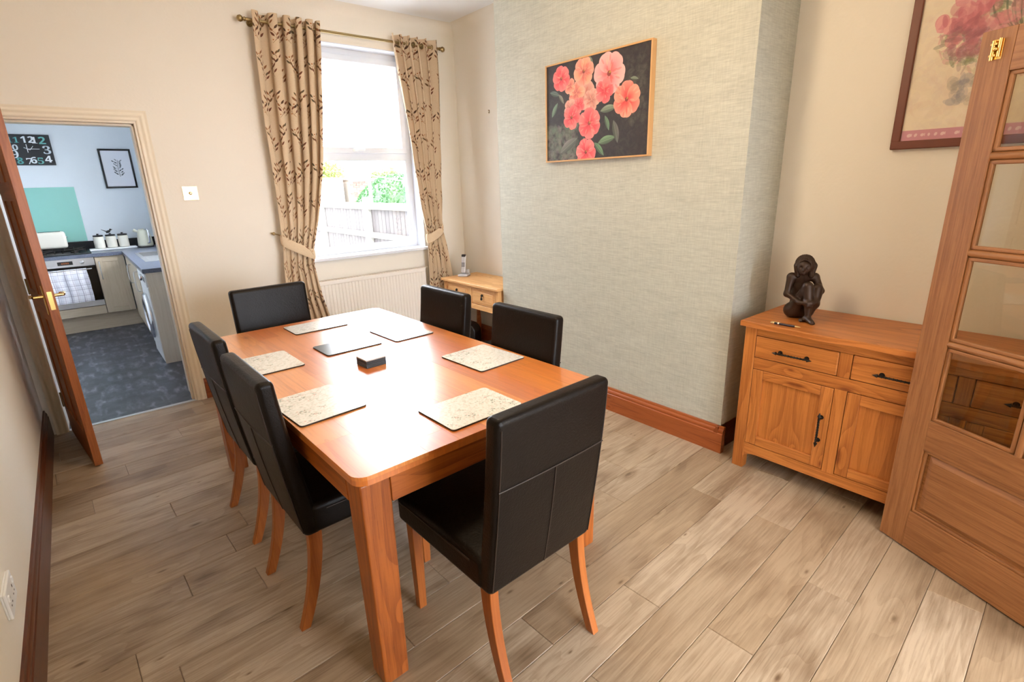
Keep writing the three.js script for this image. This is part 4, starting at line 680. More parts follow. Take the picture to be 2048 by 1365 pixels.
{
  const t = thing('wall_hook', 'tiny brass picture hook on the bare alcove wall right of the curtain', 'hook', [RX, 2.156, 0.509]);
  part('nail', [cyl(0.003, 0.003, [0, 0.006, 0], [-0.014, 0.01, 0], 8), rb(0.002, 0.026, 0.008, -0.002, 0, 0, 0.0006), tube([[-0.002, -0.012, 0], [-0.009, -0.015, 0], [-0.012, -0.004, 0]], 0.002, 8, 6)], mAntique, t);
}
// brass light switch, white socket
{
  const t = thing('light_switch', 'square polished brass light switch on the wall right of the kitchen doorway', 'light switch', [1.714, 1.54, 0]);
  part('plate', rb(0.093, 0.093, 0.007, 0, 0, 0.0035, 0.003, 'x', 2), mBrassPale, t); part('rim', [rb(0.095, 0.006, 0.004, 0, 0.0435, 0.0065, 0.001), rb(0.095, 0.006, 0.004, 0, -0.0435, 0.0065, 0.001), rb(0.006, 0.083, 0.004, 0.0435, 0, 0.0065, 0.001), rb(0.006, 0.083, 0.004, -0.0435, 0, 0.0065, 0.001)], mBrass, t);
  part('dimmer_knob', (() => { const g = lathe([[0, 0.018], [0.009, 0.018], [0.011, 0.014], [0.012, 0]], 18); g.rotateX(Math.PI / 2); g.translate(0, 0, 0.006); return g; })(), mBrassPale, t);
}
{
  const t = thing('wall_socket', 'white electric socket low on the left wall above the dark skirting', 'socket', [LX, 0.36, 2.42], Math.PI / 2);
  part('back_box', rb(0.146, 0.088, 0.006, 0, 0, 0.003, 0.002, 'x', 2), mWhite, t); part('face_plate', rb(0.15, 0.09, 0.008, 0, 0, 0.010, 0.003, 'x', 2), mWhite, t);
  for (const s of [-1, 1]) { part('rocker', rb(0.014, 0.02, 0.006, s * 0.055, 0.018, 0.015, 0.002), mWhite, t); part('pin_hole', [pb(s * 0.032 - 0.003, s * 0.032 + 0.003, 0.004, 0.014, 0.0125, 0.0145), pb(s * 0.032 - 0.016, s * 0.032 - 0.008, -0.016, -0.012, 0.0125, 0.0145), pb(s * 0.032 + 0.008, s * 0.032 + 0.016, -0.016, -0.012, 0.0125, 0.0145)], mBlackMatt, t); }
}

// ------------------------------------------------------------------ glazed oak door at the right
{
  const t = new THREE.Group(); t.name = numbered('door_1'); scene.add(t); struct(t, 'tall oak door with glass panes over a solid lower panel, standing open at the right', 'door');
  t.position.set(3.5076, 0.008, 3.9715); t.rotation.y = Math.atan2(-0.90675, -0.42167);
  const W = 0.81, H = 1.981, D = 0.042, z0 = -D, z1 = 0, sw = 0.106, gL = 0.12, gR = W - 0.12;
  part('stile', bb(0, sw, 0, H, z0, z1, 0.002, 'y'), mDoorOak, t); part('stile', bb(W - sw, W, 0, H, z0, z1, 0.002, 'y'), mDoorOak, t);
  part('rail', bb(sw, W - sw, H - 0.135, H, z0, z1, 0.002), mDoorOak, t); part('rail', bb(sw, W - sw, 0.458, 0.588, z0, z1, 0.002), mDoorOak, t); part('rail', bb(sw, W - sw, 0, 0.172, z0, z1, 0.002), mDoorOak, t);
  const yb = [0.600, 0.905, 1.251, 1.582, 1.831];
  const bar = (a, b, y) => { const g = extrude((() => { const s = new THREE.Shape(); s.moveTo(-0.015, -0.012); s.lineTo(-0.015, 0.0); s.quadraticCurveTo(-0.012, 0.014, 0, 0.016); s.quadraticCurveTo(0.012, 0.014, 0.015, 0); s.lineTo(0.015, -0.012); s.quadraticCurveTo(0.012, -0.024, 0, -0.026); s.quadraticCurveTo(-0.012, -0.024, -0.015, -0.012); return s; })(), b - a); return muv(g, 'z'); };
  for (const y of yb.slice(1, 4)) { const g = bar(sw, W - sw, y); g.rotateY(Math.PI / 2); g.rotateX(-Math.PI / 2 + Math.PI / 2); g.translate(sw, 0, 0); const q = g; const p = q.attributes.position; // after rotateY: length along +x, profile x->-z, y->y ; turn profile upright
    for (let i = 0; i < p.count; i++) { const Y = p.getY(i), Z = p.getZ(i); p.setXYZ(i, p.getX(i), y - Z, -0.016 + Y); } q.computeVertexNormals(); part('glazing_bar', q, mDoorOak, t); }
  { const g = bar(0.588, H - 0.135, 0); const p = g.attributes.position; for (let i = 0; i < p.count; i++) { const X = p.getX(i), Y = p.getY(i), Z = p.getZ(i); p.setXYZ(i, W / 2 + X, 0.588 + Z, -0.016 + Y); } flip(g); part('glazing_bar', g, mDoorOak, t); }
  for (const [a, b] of [[sw, W / 2 - 0.006], [W / 2 + 0.006, W - sw]]) for (let i = 0; i < 4; i++) {
    const lo = i ? yb[i] : 0.588, hi = i < 3 ? yb[i + 1] : H - 0.135;
    const pane = part('glass_pane', pb(a + 0.002, b - 0.002, lo + 0.002, hi - 0.002, -0.023, -0.019), mDoorGlass, t);
    const B = 0.014, A = a === sw ? a : a + 0.008, C = b === W - sw ? b : b - 0.008, L = i ? lo + 0.014 : lo, U = i < 3 ? hi - 0.014 : hi;
    part('bead', [bb(A, A + B, L, U, -0.0185, -0.005, 0.004, 'y', 2), bb(C - B, C, L, U, -0.0185, -0.005, 0.004, 'y', 2), bb(A, C, L, L + B, -0.0185, -0.005, 0.004, 'x', 2), bb(A, C, U - B, U, -0.0185, -0.005, 0.004, 'x', 2)], mDoorOak, pane);
  }
  // fielded panel below
  { const g = extrude(rectShape(sw - 0.004, W - sw + 0.004, 0.168, 0.462), 0.01); g.translate(0, 0, -0.026); const pn = part('lower_panel', muv(g, 'x'), mDoorOak, t);
    const f = extrude(rectShape(sw + 0.038, W - sw - 0.038, 0.206, 0.424), 0.002, { bevelEnabled: true, bevelThickness: 0.012, bevelSize: 0.026, bevelSegments: 1, bevelOffset: -0.004 }); f.translate(0, 0, -0.021); part('raised_field', muv(f, 'x'), mDoorOak, pn);
    const fb = extrude(rectShape(sw + 0.038, W - sw - 0.038, 0.206, 0.424), 0.002, { bevelEnabled: true, bevelThickness: 0.012, bevelSize: 0.026, bevelSegments: 1, bevelOffset: -0.004 }); fb.translate(0, 0, -0.024); part('raised_field', muv(fb, 'x'), mDoorOak, pn); 
    part('panel_mould', [bb(sw, W - sw, 0.172, 0.184, -0.018, -0.006, 0.004, 'x', 2), bb(sw, W - sw, 0.446, 0.458, -0.018, -0.006, 0.004, 'x', 2), bb(sw, sw + 0.012, 0.172, 0.458, -0.018, -0.006, 0.004, 'y', 2), bb(W - sw - 0.012, W - sw, 0.172, 0.458, -0.018, -0.006, 0.004, 'y', 2)], mDoorOak, pn); }
  // brass bolt near the top
  part('bolt', [rb(0.034, 0.062, 0.003, 0.058, 1.918, 0.0015, 0.001), cyl(0.0055, 0.0055, [0.050, 1.885, 0.010], [0.050, 1.945, 0.010], 10), rb(0.020, 0.008, 0.013, 0.052, 1.934, 0.008, 0.002), rb(0.020, 0.008, 0.013, 0.052, 1.900, 0.008, 0.002), ball(0.006, 0.062, 1.918, 0.016, 10, 8), cyl(0.005, 0.005, [0.068, 1.895, 0.008], [0.068, 1.950, 0.008], 10)], mBrass, t);
}
// ------------------------------------------------------------------ brown door to the kitchen, seen edge on
{
  const t = new THREE.Group(); t.name = numbered('door_2'); scene.add(t); struct(t, 'brown wooden kitchen door standing open, seen edge-on at the far left', 'door');
  const a = 0.135; t.position.set(0.819 - Math.sin(a) * 0.735 + 0.04 * Math.cos(a), 0.008, 0.7557 - Math.cos(a) * 0.735 - 0.04 * Math.sin(a)); t.rotation.y = Math.atan2(-Math.cos(a), Math.sin(a));
  // local x from hinge to free edge; local z = towards +x (doorway side) is negative
  const W = 0.735, H = 1.98, D = 0.04, sw = 0.1; // right-hand face at local z = D (world +x) after turn
  const Z = (z) => z;
  part('stile', bb(0, sw, 0, H, 0, D, 0.002, 'y'), mDoorBrown, t); part('stile', bb(W - sw, W, 0, H, 0, D, 0.002, 'y'), mDoorBrown, t);
  for (const [y0, y1] of [[0, 0.2], [0.86, 1.0], [1.52, 1.62], [H - 0.1, H]]) part('rail', bb(sw, W - sw, y0, y1, 0, D, 0.002), mDoorBrown, t);
  part('muntin', bb(W / 2 - 0.05, W / 2 + 0.05, 0.2, H - 0.1, 0.001, D - 0.001, 0.002, 'y'), mDoorBrown, t);
  for (const [y0, y1] of [[0.2, 0.86], [1.0, 1.52], [1.62, H - 0.1]]) for (const [x0, x1] of [[sw, W / 2 - 0.05], [W / 2 + 0.05, W - sw]]) part('door_panel', softBox(x1 - x0 + 0.004, y1 - y0 + 0.004, 0.026, 0.01, { n: [2, 2, 1], deform: (x, y, z) => [x + (x0 + x1) / 2, y + (y0 + y1) / 2, z + D / 2] }), mDoorBrown, t);
  const lever = (s) => { const z = s > 0 ? D : 0, g = [rb(0.042, 0.16, 0.004, W - 0.055, 1.0, z + s * 0.002, 0.002), cyl(0.009, 0.008, [W - 0.055, 1.02, z], [W - 0.055, 1.02, z + s * 0.045], 12), tube([[W - 0.055, 1.02, z + s * 0.044], [W - 0.09, 1.024, z + s * 0.05], [W - 0.135, 1.018, z + s * 0.05], [W - 0.165, 1.012, z + s * 0.046]], 0.0085, 16, 8), ball(0.011, W - 0.168, 1.011, z + s * 0.046, 10, 8)]; return g; };
  part('handle', lever(1), mBrass, t, 'polished brass lever handle'); part('handle', lever(-1), mBrass, t, 'polished brass lever handle');
  part('latch_plate', rb(0.003, 0.10, 0.022, W + 0.0005, 1.0, D / 2, 0.001), mBrass, t);
  for (const y of [0.23, 1.0, 1.75]) part('hinge', [cyl(0.0065, 0.0065, [-0.006, y - 0.05, D + 0.002], [-0.006, y + 0.05, D + 0.002], 10), rb(0.03, 0.1, 0.002, -0.002, y, D * 0.5, 0.0006)], mAntique, t);
}

// ------------------------------------------------------------------ kitchen beyond the doorway
const KZ = -3.87, KY = 0.90, mCream = woodMat(0xbdae98, 0xa8977e, { L: 1.4, W: 0.5, w: 512, h: 256, s: 500, rings: 30, ringK: 0.25, fineK: 0.5, knots: 0 }, { roughness: 0.4 });
const mTopK = M({ map: dataTex(256, 256, (a, b) => { const t = fbm(a * 60, b * 60, 71, 2) * 40 + vn(a * 200, b * 200, 5) * 22; return [58 + t, 64 + t, 80 + t]; }, { size: [0.4, 0.4], mirror: true }), roughness: 0.3 });
{
  const kf = dataTex(512, 512, (a, b) => { const t = fbm(a * 14, b * 14, 81, 4), q = Math.pow(clamp(fbm(a * 30, b * 9, 85, 3) * 1.6 - 0.75), 1.2), k = 52 + (t - 0.5) * 60 + q * 120; return [k, k + 3, k + 13]; }, { size: [1.1, 1.1], mirror: true });
  struct(part('floor_kitchen', muv(pb(0.30, 2.2, -0.1, -0.002, KZ - 0.1, -0.02), 'x', [0, 0]), M({ map: kf, roughness: 0.4 }), scene), 'dark mottled vinyl floor of the kitchen', 'floor');
  struct(part('wall_kitchen_back', pb(0.30, 2.2, -0.1, 2.6, KZ - 0.12, KZ), mKitchenWall, scene), 'pale blue-white kitchen wall with two pictures', 'wall');
  struct(part('wall_kitchen_left', pb(0.30, 0.42, -0.1, 2.6, KZ, -0.28), mKitchenWall, scene), 'pale kitchen wall left of the doorway', 'wall');
  const s = rectShape(0.28, -KZ, -0.1, 2.6); s.holes.push(holePath(1.35, 3.0, 1.12, 2.25));
  const g = extrude(s, 0.18); g.rotateY(Math.PI / 2); g.translate(2.02, 0, 0); // local x -> -z
  struct(part('wall_kitchen_right', g, mKitchenWall, scene), 'kitchen wall with the window over the sink', 'wall');
  struct(part('ceiling_kitchen', pb(0.30, 2.2, 2.5, 2.6, KZ, -0.28), mCeil, scene), 'white kitchen ceiling', 'ceiling');
  const w = new THREE.Group(); w.name = numbered('window_2'); scene.add(w); struct(w, 'white kitchen window over the sink', 'window');
  part('window_frame', [bb(2.1, 2.15, 1.12, 1.17, -3.0, -1.35, 0.003), bb(2.1, 2.15, 2.2, 2.25, -3.0, -1.35, 0.003), bb(2.1, 2.15, 1.17, 2.2, -3.0, -2.95, 0.003), bb(2.1, 2.15, 1.17, 2.2, -1.4, -1.35, 0.003), bb(2.1, 2.15, 1.17, 2.2, -2.2, -2.15, 0.003)], mUpvc, w);
  part('glass_pane', pb(2.122, 2.126, 1.17, 2.2, -2.95, -2.2), mGlass, w); part('glass_pane', pb(2.122, 2.126, 1.17, 2.2, -2.15, -1.4), mGlass, w);
}
{ // L-shaped worktop
  const s = new THREE.Shape(); s.moveTo(0.42, -3.25); s.lineTo(1.41, -3.25); s.lineTo(1.41, -1.2); s.lineTo(2.02, -1.2); s.lineTo(2.02, KZ); s.lineTo(0.42, KZ); s.closePath();
  const sink = new THREE.Path(); const [a, b, c, d] = [1.52, 1.92, -2.85, -2.35]; sink.moveTo(a, c); sink.lineTo(b, c); sink.lineTo(b, d); sink.lineTo(a, d); sink.closePath(); s.holes.push(sink);
  const g = extrude(s, 0.032, { bevelEnabled: true, bevelThickness: 0.003, bevelSize: 0.003, bevelSegments: 2, bevelOffset: -0.003 }); g.rotateX(Math.PI / 2); g.translate(0, KY - 0.003, 0);
  tag(part('worktop', muv(g, 'x'), mTopK, scene), 'dark slate-blue L-shaped kitchen worktop', 'worktop');
  const u = thing('upstand', 'low black splash strip along the back of the kitchen worktop', 'upstand');
  part('strip', bb(0.42, 2.02, KY + 0.001, KY + 0.105, KZ, KZ + 0.016, 0.002), mBlackMatt, u); part('strip', bb(2.004, 2.02, KY + 0.001, KY + 0.105, KZ + 0.016, -1.2, 0.002), mBlackMatt, u);
}
{ // cabinets facing the door
  const z = -3.29;
  const o = thing('oven', 'built-in oven with steel fascia and black glass door under the worktop', 'oven');
  part('housing', bb(0.54, 1.135, 0.30, 0.862, z - 0.5, z - 0.002, 0.003), mBlackMatt, o);
  const fp = part('control_panel', bb(0.54, 1.135, 0.768, 0.862, z - 0.001, z + 0.016, 0.004), mSteel, o);
  part('display', rb(0.135, 0.04, 0.004, 0.872, 0.815, z + 0.017, 0.003), mBlack, fp); part('display_digits', [0, 1, 2, 3].map((i) => rb(0.012, 0.016, 0.002, 0.845 + i * 0.018, 0.815, z + 0.0195, 0.0005)), M({ color: S('#7a4a22'), emissive: S('#a85010'), emissiveIntensity: 0.25 }), fp);
  for (const x of [0.655, 1.02]) { const k = lathe([[0, 0.026], [0.016, 0.026], [0.019, 0.02], [0.021, 0]], 20); k.rotateX(Math.PI / 2); k.translate(x, 0.815, z + 0.016); part('knob', k, mSteel, fp); }
  const od = part('oven_door', bb(0.54, 1.135, 0.365, 0.764, z, z + 0.022, 0.004), M({ color: S('#0b0d0f'), roughness: 0.08 }), o); part('door_edge', bb(0.54, 1.135, 0.30, 0.362, z, z + 0.018, 0.003), mSteel, o);
  part('handle', [cyl(0.009, 0.009, [0.58, 0.735, z + 0.058], [1.095, 0.735, z + 0.058], 12), cyl(0.007, 0.007, [0.61, 0.735, z + 0.02], [0.61, 0.735, z + 0.058], 10), cyl(0.007, 0.007, [1.065, 0.735, z + 0.02], [1.065, 0.735, z + 0.058], 10)], mChrome, od);
  const dr = thing('drawer_unit', 'cream plinth drawer below the oven', 'drawer'); part('drawer_front', bb(0.54, 1.135, 0.195, 0.294, z - 0.4, z + 0.016, 0.004), mCream, dr);
  // towel over the handle
  const check = canvasTex(256, 256, (c, w, h) => { c.fillStyle = '#e6e6ee'; c.fillRect(0, 0, w, h); for (let i = 0; i < 7; i++) { c.fillStyle = i % 2 ? 'rgba(120,115,130,0.55)' : 'rgba(150,140,150,0.4)'; c.fillRect(i * 38 + 6, 0, 6, h); c.fillRect(i * 38 + 18, 0, 2, h); } for (let i = 0; i < 7; i++) { c.fillStyle = 'rgba(130,125,140,0.4)'; c.fillRect(0, i * 38 + 6, w, 5); c.fillRect(0, i * 38 + 18, w, 2); } });
  const n = 60, rows = 24, P = [], U = [], I = []; for (let j = 0; j <= rows; j++) for (let i = 0; i <= n; i++) { const s2 = i / n, v = j / rows; let y, zz; const fold = 0.010 * Math.sin(s2 * 26) * (0.3 + 0.7 * Math.abs(v - 0.42) * 1.6) + 0.006 * Math.sin(s2 * 11 + 1); if (v < 0.4) { y = 0.745 - (0.4 - v) / 0.4 * 0.30; zz = z + 0.040 + fold * 0.3; } else { y = 0.745 - (v - 0.4) / 0.6 * 0.375; zz = z + 0.076 + fold; } if (Math.abs(v - 0.4) < 0.03) { y = 0.749; zz = z + 0.058; } P.push(0.66 + s2 * 0.385 + 0.006 * Math.sin(v * 9), y, zz); U.push(s2 * 1.0, v * 1.4); }
  for (let j = 0; j < rows; j++) for (let i = 0; i < n; i++) { const q = j * (n + 1) + i; I.push(q, q + 1, q + n + 1, q + 1, q + n + 2, q + n + 1); }
  const tg = new THREE.BufferGeometry(); tg.setAttribute('position', new THREE.Float32BufferAttribute(P, 3)); tg.setAttribute('uv', new THREE.Float32BufferAttribute(U, 2)); tg.setIndex(I); tg.computeVertexNormals();
  check.wrapS = check.wrapT = THREE.RepeatWrapping; tag(part('tea_towel', tg, M({ map: check, roughness: 0.9, side: THREE.DoubleSide }), scene), 'checked white and grey tea towel hanging on the oven door', 'towel');
  const shaker = (name, label, x0, x1, y0, y1, hx) => { const t = thing(name, label, 'cabinet'); part('carcass', bb(x0, x1, y0, y1, z - 0.55, z - 0.004, 0.002), mCream, t); const d = part('door', bb(x0 + 0.002, x1 - 0.002, y0 + 0.002, y1 - 0.002, z - 0.003, z + 0.012, 0.002, 'y'), mCream, t); const f = 0.065;
    part('door_frame', [bb(x0 + 0.002, x0 + f, y0 + 0.002, y1 - 0.002, z + 0.011, z + 0.019, 0.002, 'y'), bb(x1 - f, x1 - 0.002, y0 + 0.002, y1 - 0.002, z + 0.011, z + 0.019, 0.002, 'y'), bb(x0 + f, x1 - f, y1 - f, y1 - 0.002, z + 0.011, z + 0.019, 0.002), bb(x0 + f, x1 - f, y0 + 0.002, y0 + f, z + 0.011, z + 0.019, 0.002)], mCream, d);
    part('handle', tube([[hx, y1 - 0.06, z + 0.018], [hx, y1 - 0.07, z + 0.045], [hx, y1 - 0.16, z + 0.05], [hx, y1 - 0.25, z + 0.045], [hx, y1 - 0.26, z + 0.018]], 0.006, 24, 8), mSteel, d); return t; };
  shaker('kitchen_cabinet', 'cream kitchen cabinet between the oven and the corner', 1.139, 1.42, 0.195, 0.862, 1.172);
  const pl = thing('plinth', 'cream kickboard under the kitchen units', 'plinth'); part('kickboard', bb(0.42, 1.47, 0, 0.19, z - 0.075, z - 0.055, 0.002), mCream, pl); part('kickboard', bb(1.47, 1.485, 0, 0.14, z - 0.06, -1.9, 0.002, 'z'), mCream, pl);
  const c2 = thing('sink_cabinet', 'cream sink cabinet between the washing machine and the corner', 'cabinet'); part('carcass', bb(1.44, 2.0, 0.145, 0.68, -3.2, -1.9, 0.002, 'z'), mCream, c2);
  for (const [a, b] of [[-3.2, -2.6], [-2.6, -1.9]]) { const d = part('door', bb(1.424, 1.439, 0.147, 0.858, a + 0.003, b - 0.003, 0.002, 'y'), mCream, c2); part('handle', tube([[1.424, 0.80, b - 0.05], [1.395, 0.79, b - 0.05], [1.39, 0.70, b - 0.05], [1.395, 0.61, b - 0.05], [1.424, 0.60, b - 0.05]], 0.006, 24, 8), mSteel, d); }
  const ep = thing('end_panel', 'pale wood end panel closing the kitchen run by the doorway', 'panel'); part('board', bb(1.432, 2.015, 0, 0.862, -1.24, -1.222, 0.002, 'y'), woodMat(0xe2d8c8, 0xcdbfaa, { L: 1.4, W: 0.5, w: 512, h: 256, s: 505, rings: 30, ringK: 0.25, knots: 0 }, { roughness: 0.4 }), ep);
}
{ // washing machine, front faces -x
  const t = thing('washing_machine', 'white front-loading washing machine under the worktop by the doorway', 'washing machine', [1.425, 0, -1.55]);
  part('casing', bb(0.012, 0.57, 0.012, 0.85, -0.295, 0.295, 0.008, 'y', 2), mWhite, t); part('front', bb(0, 0.014, 0.10, 0.72, -0.297, 0.297, 0.006, 'y', 2), mWhite, t);
  const cp = part('control_panel', bb(-0.004, 0.014, 0.726, 0.848, -0.297, 0.297, 0.006, 'z', 2), mWhite, t); const kn = lathe([[0, 0.022], [0.024, 0.022], [0.028, 0.014], [0.03, 0]], 20); kn.rotateZ(Math.PI / 2); kn.translate(-0.004, 0.79, 0.02); part('dial', kn, mChrome, cp); part('drawer', bb(-0.007, 0, 0.745, 0.83, -0.28, -0.12, 0.003, 'z'), mWhite, cp); part('display', bb(-0.006, 0, 0.765, 0.815, 0.09, 0.25, 0.002, 'z'), mBlack, cp);
  part('toe_kick', bb(0.004, 0.016, 0.012, 0.095, -0.295, 0.295, 0.003, 'z'), mWhite, t);
  const ring = lathe([[0.155, 0], [0.215, 0], [0.222, 0.012], [0.21, 0.03], [0.17, 0.038], [0.155, 0.028], [0.155, 0]], 40); ring.rotateZ(Math.PI / 2); ring.translate(0, 0.42, 0); const d = part('porthole_ring', ring, mChrome, t); const gl = lathe([[0, 0.032], [0.09, 0.028], [0.15, 0.014], [0.158, 0.006]], 36); gl.rotateZ(Math.PI / 2); gl.translate(-0.002, 0.42, 0); part('porthole_glass', gl, M({ color: S('#1c2126'), roughness: 0.08 }), d);
}
{ // sink and tap
  const t = thing('kitchen_sink', 'stainless steel sink set in the worktop under the window', 'sink'); const a = 1.50, b = 1.94, c = -2.87, d = -2.33;
  const s = rectShape(a, b, -d, -c); s.holes.push(holePath(a + 0.035, b - 0.08, -d + 0.03, -c - 0.03)); const g = extrude(s, 0.003); g.rotateX(-Math.PI / 2); g.translate(0, KY + 0.0005, 0); part('rim', g, mSteel, t);
  part('bowl', [pb(a + 0.033, a + 0.035, 0.73, KY, c + 0.03, d - 0.03), pb(b - 0.08, b - 0.078, 0.73, KY, c + 0.03, d - 0.03), pb(a + 0.035, b - 0.08, 0.73, KY, c + 0.028, c + 0.03), pb(a + 0.035, b - 0.08, 0.73, KY, d - 0.03, d - 0.028), pb(a + 0.033, b - 0.078, 0.727, 0.73, c + 0.03, d - 0.03)], mSteel, t);
  part('drainer', [0, 1, 2, 3, 4, 5].map((i) => rb(0.36, 0.006, 0.012, 1.72, KY + 0.003, -2.22 + i * 0.06, 0.003)).concat([bb(1.50, 1.94, KY + 0.0002, KY + 0.003, -2.33, -1.80, 0.001)]), mSteel, t);
  const tp = thing('mixer_tap', 'chrome mixer tap standing behind the kitchen sink', 'tap', [1.90, KY + 0.004, -2.6]); part('spout', tube([[0, 0, 0], [0, 0.16, 0], [-0.03, 0.24, 0], [-0.10, 0.25, 0], [-0.15, 0.21, 0]], 0.011, 40, 10), mChrome, tp); part('base', cyl(0.024, 0.02, [0, 0, 0], [0, 0.05, 0], 16), mChrome, tp); part('lever', [cyl(0.006, 0.005, [0, 0.04, 0], [0, 0.075, 0.06], 8), ball(0.008, 0, 0.077, 0.063, 8, 6)], mChrome, tp);
}
{ // gas hob and toaster
  const t = thing('gas_hob', 'black gas hob with iron pan supports above the oven', 'hob', [0, KY + 0.0005, 0]);
  part('hob_plate', bb(0.55, 1.13, 0, 0.012, -3.80, -3.30, 0.004, 'x', 2), mBlack, t);
  for (const [x, z] of [[0.70, -3.43], [0.98, -3.43], [0.70, -3.67], [0.98, -3.67]]) { const g = [new THREE.TorusGeometry(0.085, 0.006, 6, 20)]; g[0].rotateX(Math.PI / 2); g[0].translate(x, 0.045, z); for (let k = 0; k < 4; k++) { const a = k * Math.PI / 2; g.push(cyl(0.006, 0.006, [x + 0.03 * Math.cos(a), 0.05, z + 0.03 * Math.sin(a)], [x + 0.11 * Math.cos(a), 0.05, z + 0.11 * Math.sin(a)], 6), cyl(0.005, 0.005, [x + 0.105 * Math.cos(a), 0.01, z + 0.105 * Math.sin(a)], [x + 0.105 * Math.cos(a), 0.05, z + 0.105 * Math.sin(a)], 6)); } part('pan_support', g, mIron, t); part('burner', cyl(0.04, 0.03, [x, 0.01, z], [x, 0.03, z], 16), mIron, t); }
  const b = thing('toaster', 'cream rounded toaster behind the hob before the green splashback', 'toaster', [0.80, KY + 0.0005, -3.825]);
  b.position.set(0.80, KY + 0.052, -3.72);
  const mT = M({ color: S('#e4dfd2'), roughness: 0.35 }); part('casing', softBox(0.28, 0.19, 0.13, 0.03, { n: [4, 4, 3], deform: (x, y, z) => [x, y + 0.10, z] }), mT, b); part('slot', [rb(0.2, 0.004, 0.022, 0, 0.195, -0.025, 0.001), rb(0.2, 0.004, 0.022, 0, 0.195, 0.025, 0.001)], mBlackMatt, b); part('lever', rb(0.012, 0.014, 0.03, 0.145, 0.13, 0, 0.003), mChrome, b);
}
{ // glass splashback, clock, print
  const t = thing('splashback', 'aqua green glass splashback on the kitchen wall above the hob', 'splashback'); part('panel', bb(0.53, 1.135, KY + 0.108, 1.645, KZ + 0.0005, KZ + 0.007, 0.002), M({ color: S('#86bdb3'), roughness: 0.15 }), t);
  const clockTex = canvasTex(512, 512, (c, w, h) => {
    c.fillStyle = '#17181c'; c.fillRect(0, 0, w, h); const cols = ['#dfe6ea', '#c4ced4', '#4f9a98', '#e8ecee', '#6bb0ab', '#cfd6da'];
    const N = ['12', '1', '2', '3', '4', '5', '6', '7', '8', '9', '10', '11'];
    const put = (s, x, y, z, i, f) => { c.font = `bold ${z}px ${f}`; c.fillStyle = cols[i % 6]; c.textAlign = 'center'; c.textBaseline = 'middle'; c.fillText(s, x, y); };
    put('11', 90, 90, 130, 2, 'serif'); put('12', 255, 84, 150, 0, 'sans-serif'); put('1', 330, 92, 150, 3, 'serif'); put('2', 420, 96, 170, 4, 'sans-serif'); put('10', 60, 215, 130, 5, 'sans-serif'); put('3', 450, 255, 190, 1, 'serif'); put('9', 70, 330, 180, 0, 'serif'); put('4', 440, 410, 160, 3, 'sans-serif'); put('8', 110, 440, 150, 2, 'sans-serif'); put('7', 215, 445, 140, 3, 'serif'); put('6', 265, 430, 150, 0, 'sans-serif'); put('5', 345, 440, 150, 4, 'serif');
    c.fillStyle = '#17181c'; c.fillRect(150, 170, 240, 180); c.strokeStyle = '#d9dde0'; c.lineWidth = 8; c.beginPath(); c.moveTo(256, 256); c.lineTo(190, 215); c.moveTo(256, 256); c.lineTo(300, 190); c.stroke();
  });
  const ck = thing('wall_clock', 'square black wall clock with jumbled pale and teal numerals in the kitchen', 'clock', [0.835, 2.055, KZ]); const face = new THREE.PlaneGeometry(0.386, 0.326); face.translate(0, 0, 0.0265); part('case', rb(0.39, 0.33, 0.026, 0, 0, 0.013, 0.003), mBlack, ck); part('printed_face', face, M({ map: clockTex, roughness: 0.4 }), ck);
  part('hand', [rb(0.006, 0.09, 0.002, -0.022, 0.016, 0.030, 0.001), rb(0.11, 0.005, 0.002, 0.03, 0.01, 0.032, 0.001)], mWhite, ck);
  const sprig = canvasTex(384, 512, (c, w, h) => { c.fillStyle = '#e6e8f0'; c.fillRect(0, 0, w, h); c.strokeStyle = '#3c4248'; c.lineWidth = 4; c.beginPath(); c.moveTo(205, 370); c.quadraticCurveTo(185, 250, 210, 130); c.stroke(); let s2 = 9; const r = () => { s2 = (s2 * 16807) % 2147483647; return s2 / 2147483647; }; for (let i = 0; i < 22; i++) { const y = 130 + i * 10, sd = i % 2 ? 1 : -1, x = 195 + sd * (15 + r() * 50); c.beginPath(); c.lineWidth = 3; c.moveTo(196, y + 20); c.lineTo(x, y); c.stroke(); c.fillStyle = r() > 0.4 ? 'rgba(60,66,72,0.85)' : 'rgba(120,128,134,0.8)'; c.beginPath(); c.ellipse(x, y, 17, 8, sd * -0.7, 0, 7); c.fill(); } });
  const pr = thing('botanical_print', 'botanical sprig print in a thin black frame on the kitchen wall', 'picture', [1.607, 1.848, KZ]); const fw = 0.325, fh = 0.46; part('frame', [rb(fw, 0.02, 0.02, 0, fh / 2 - 0.01, 0.01, 0.002), rb(fw, 0.02, 0.02, 0, -fh / 2 + 0.01, 0.01, 0.002), rb(0.02, fh - 0.03, 0.02, -fw / 2 + 0.01, 0, 0.01, 0.002, 'y'), rb(0.02, fh - 0.03, 0.02, fw / 2 - 0.01, 0, 0.01, 0.002, 'y')], mBlackMatt, pr); const pg = new THREE.PlaneGeometry(fw - 0.036, fh - 0.036); pg.translate(0, 0, 0.009); part('print', pg, M({ map: sprig, roughness: 0.7 }), pr); part('backing', rb(fw - 0.02, fh - 0.02, 0.006, 0, 0, 0.004, 0.001), mWhite, pr);
}
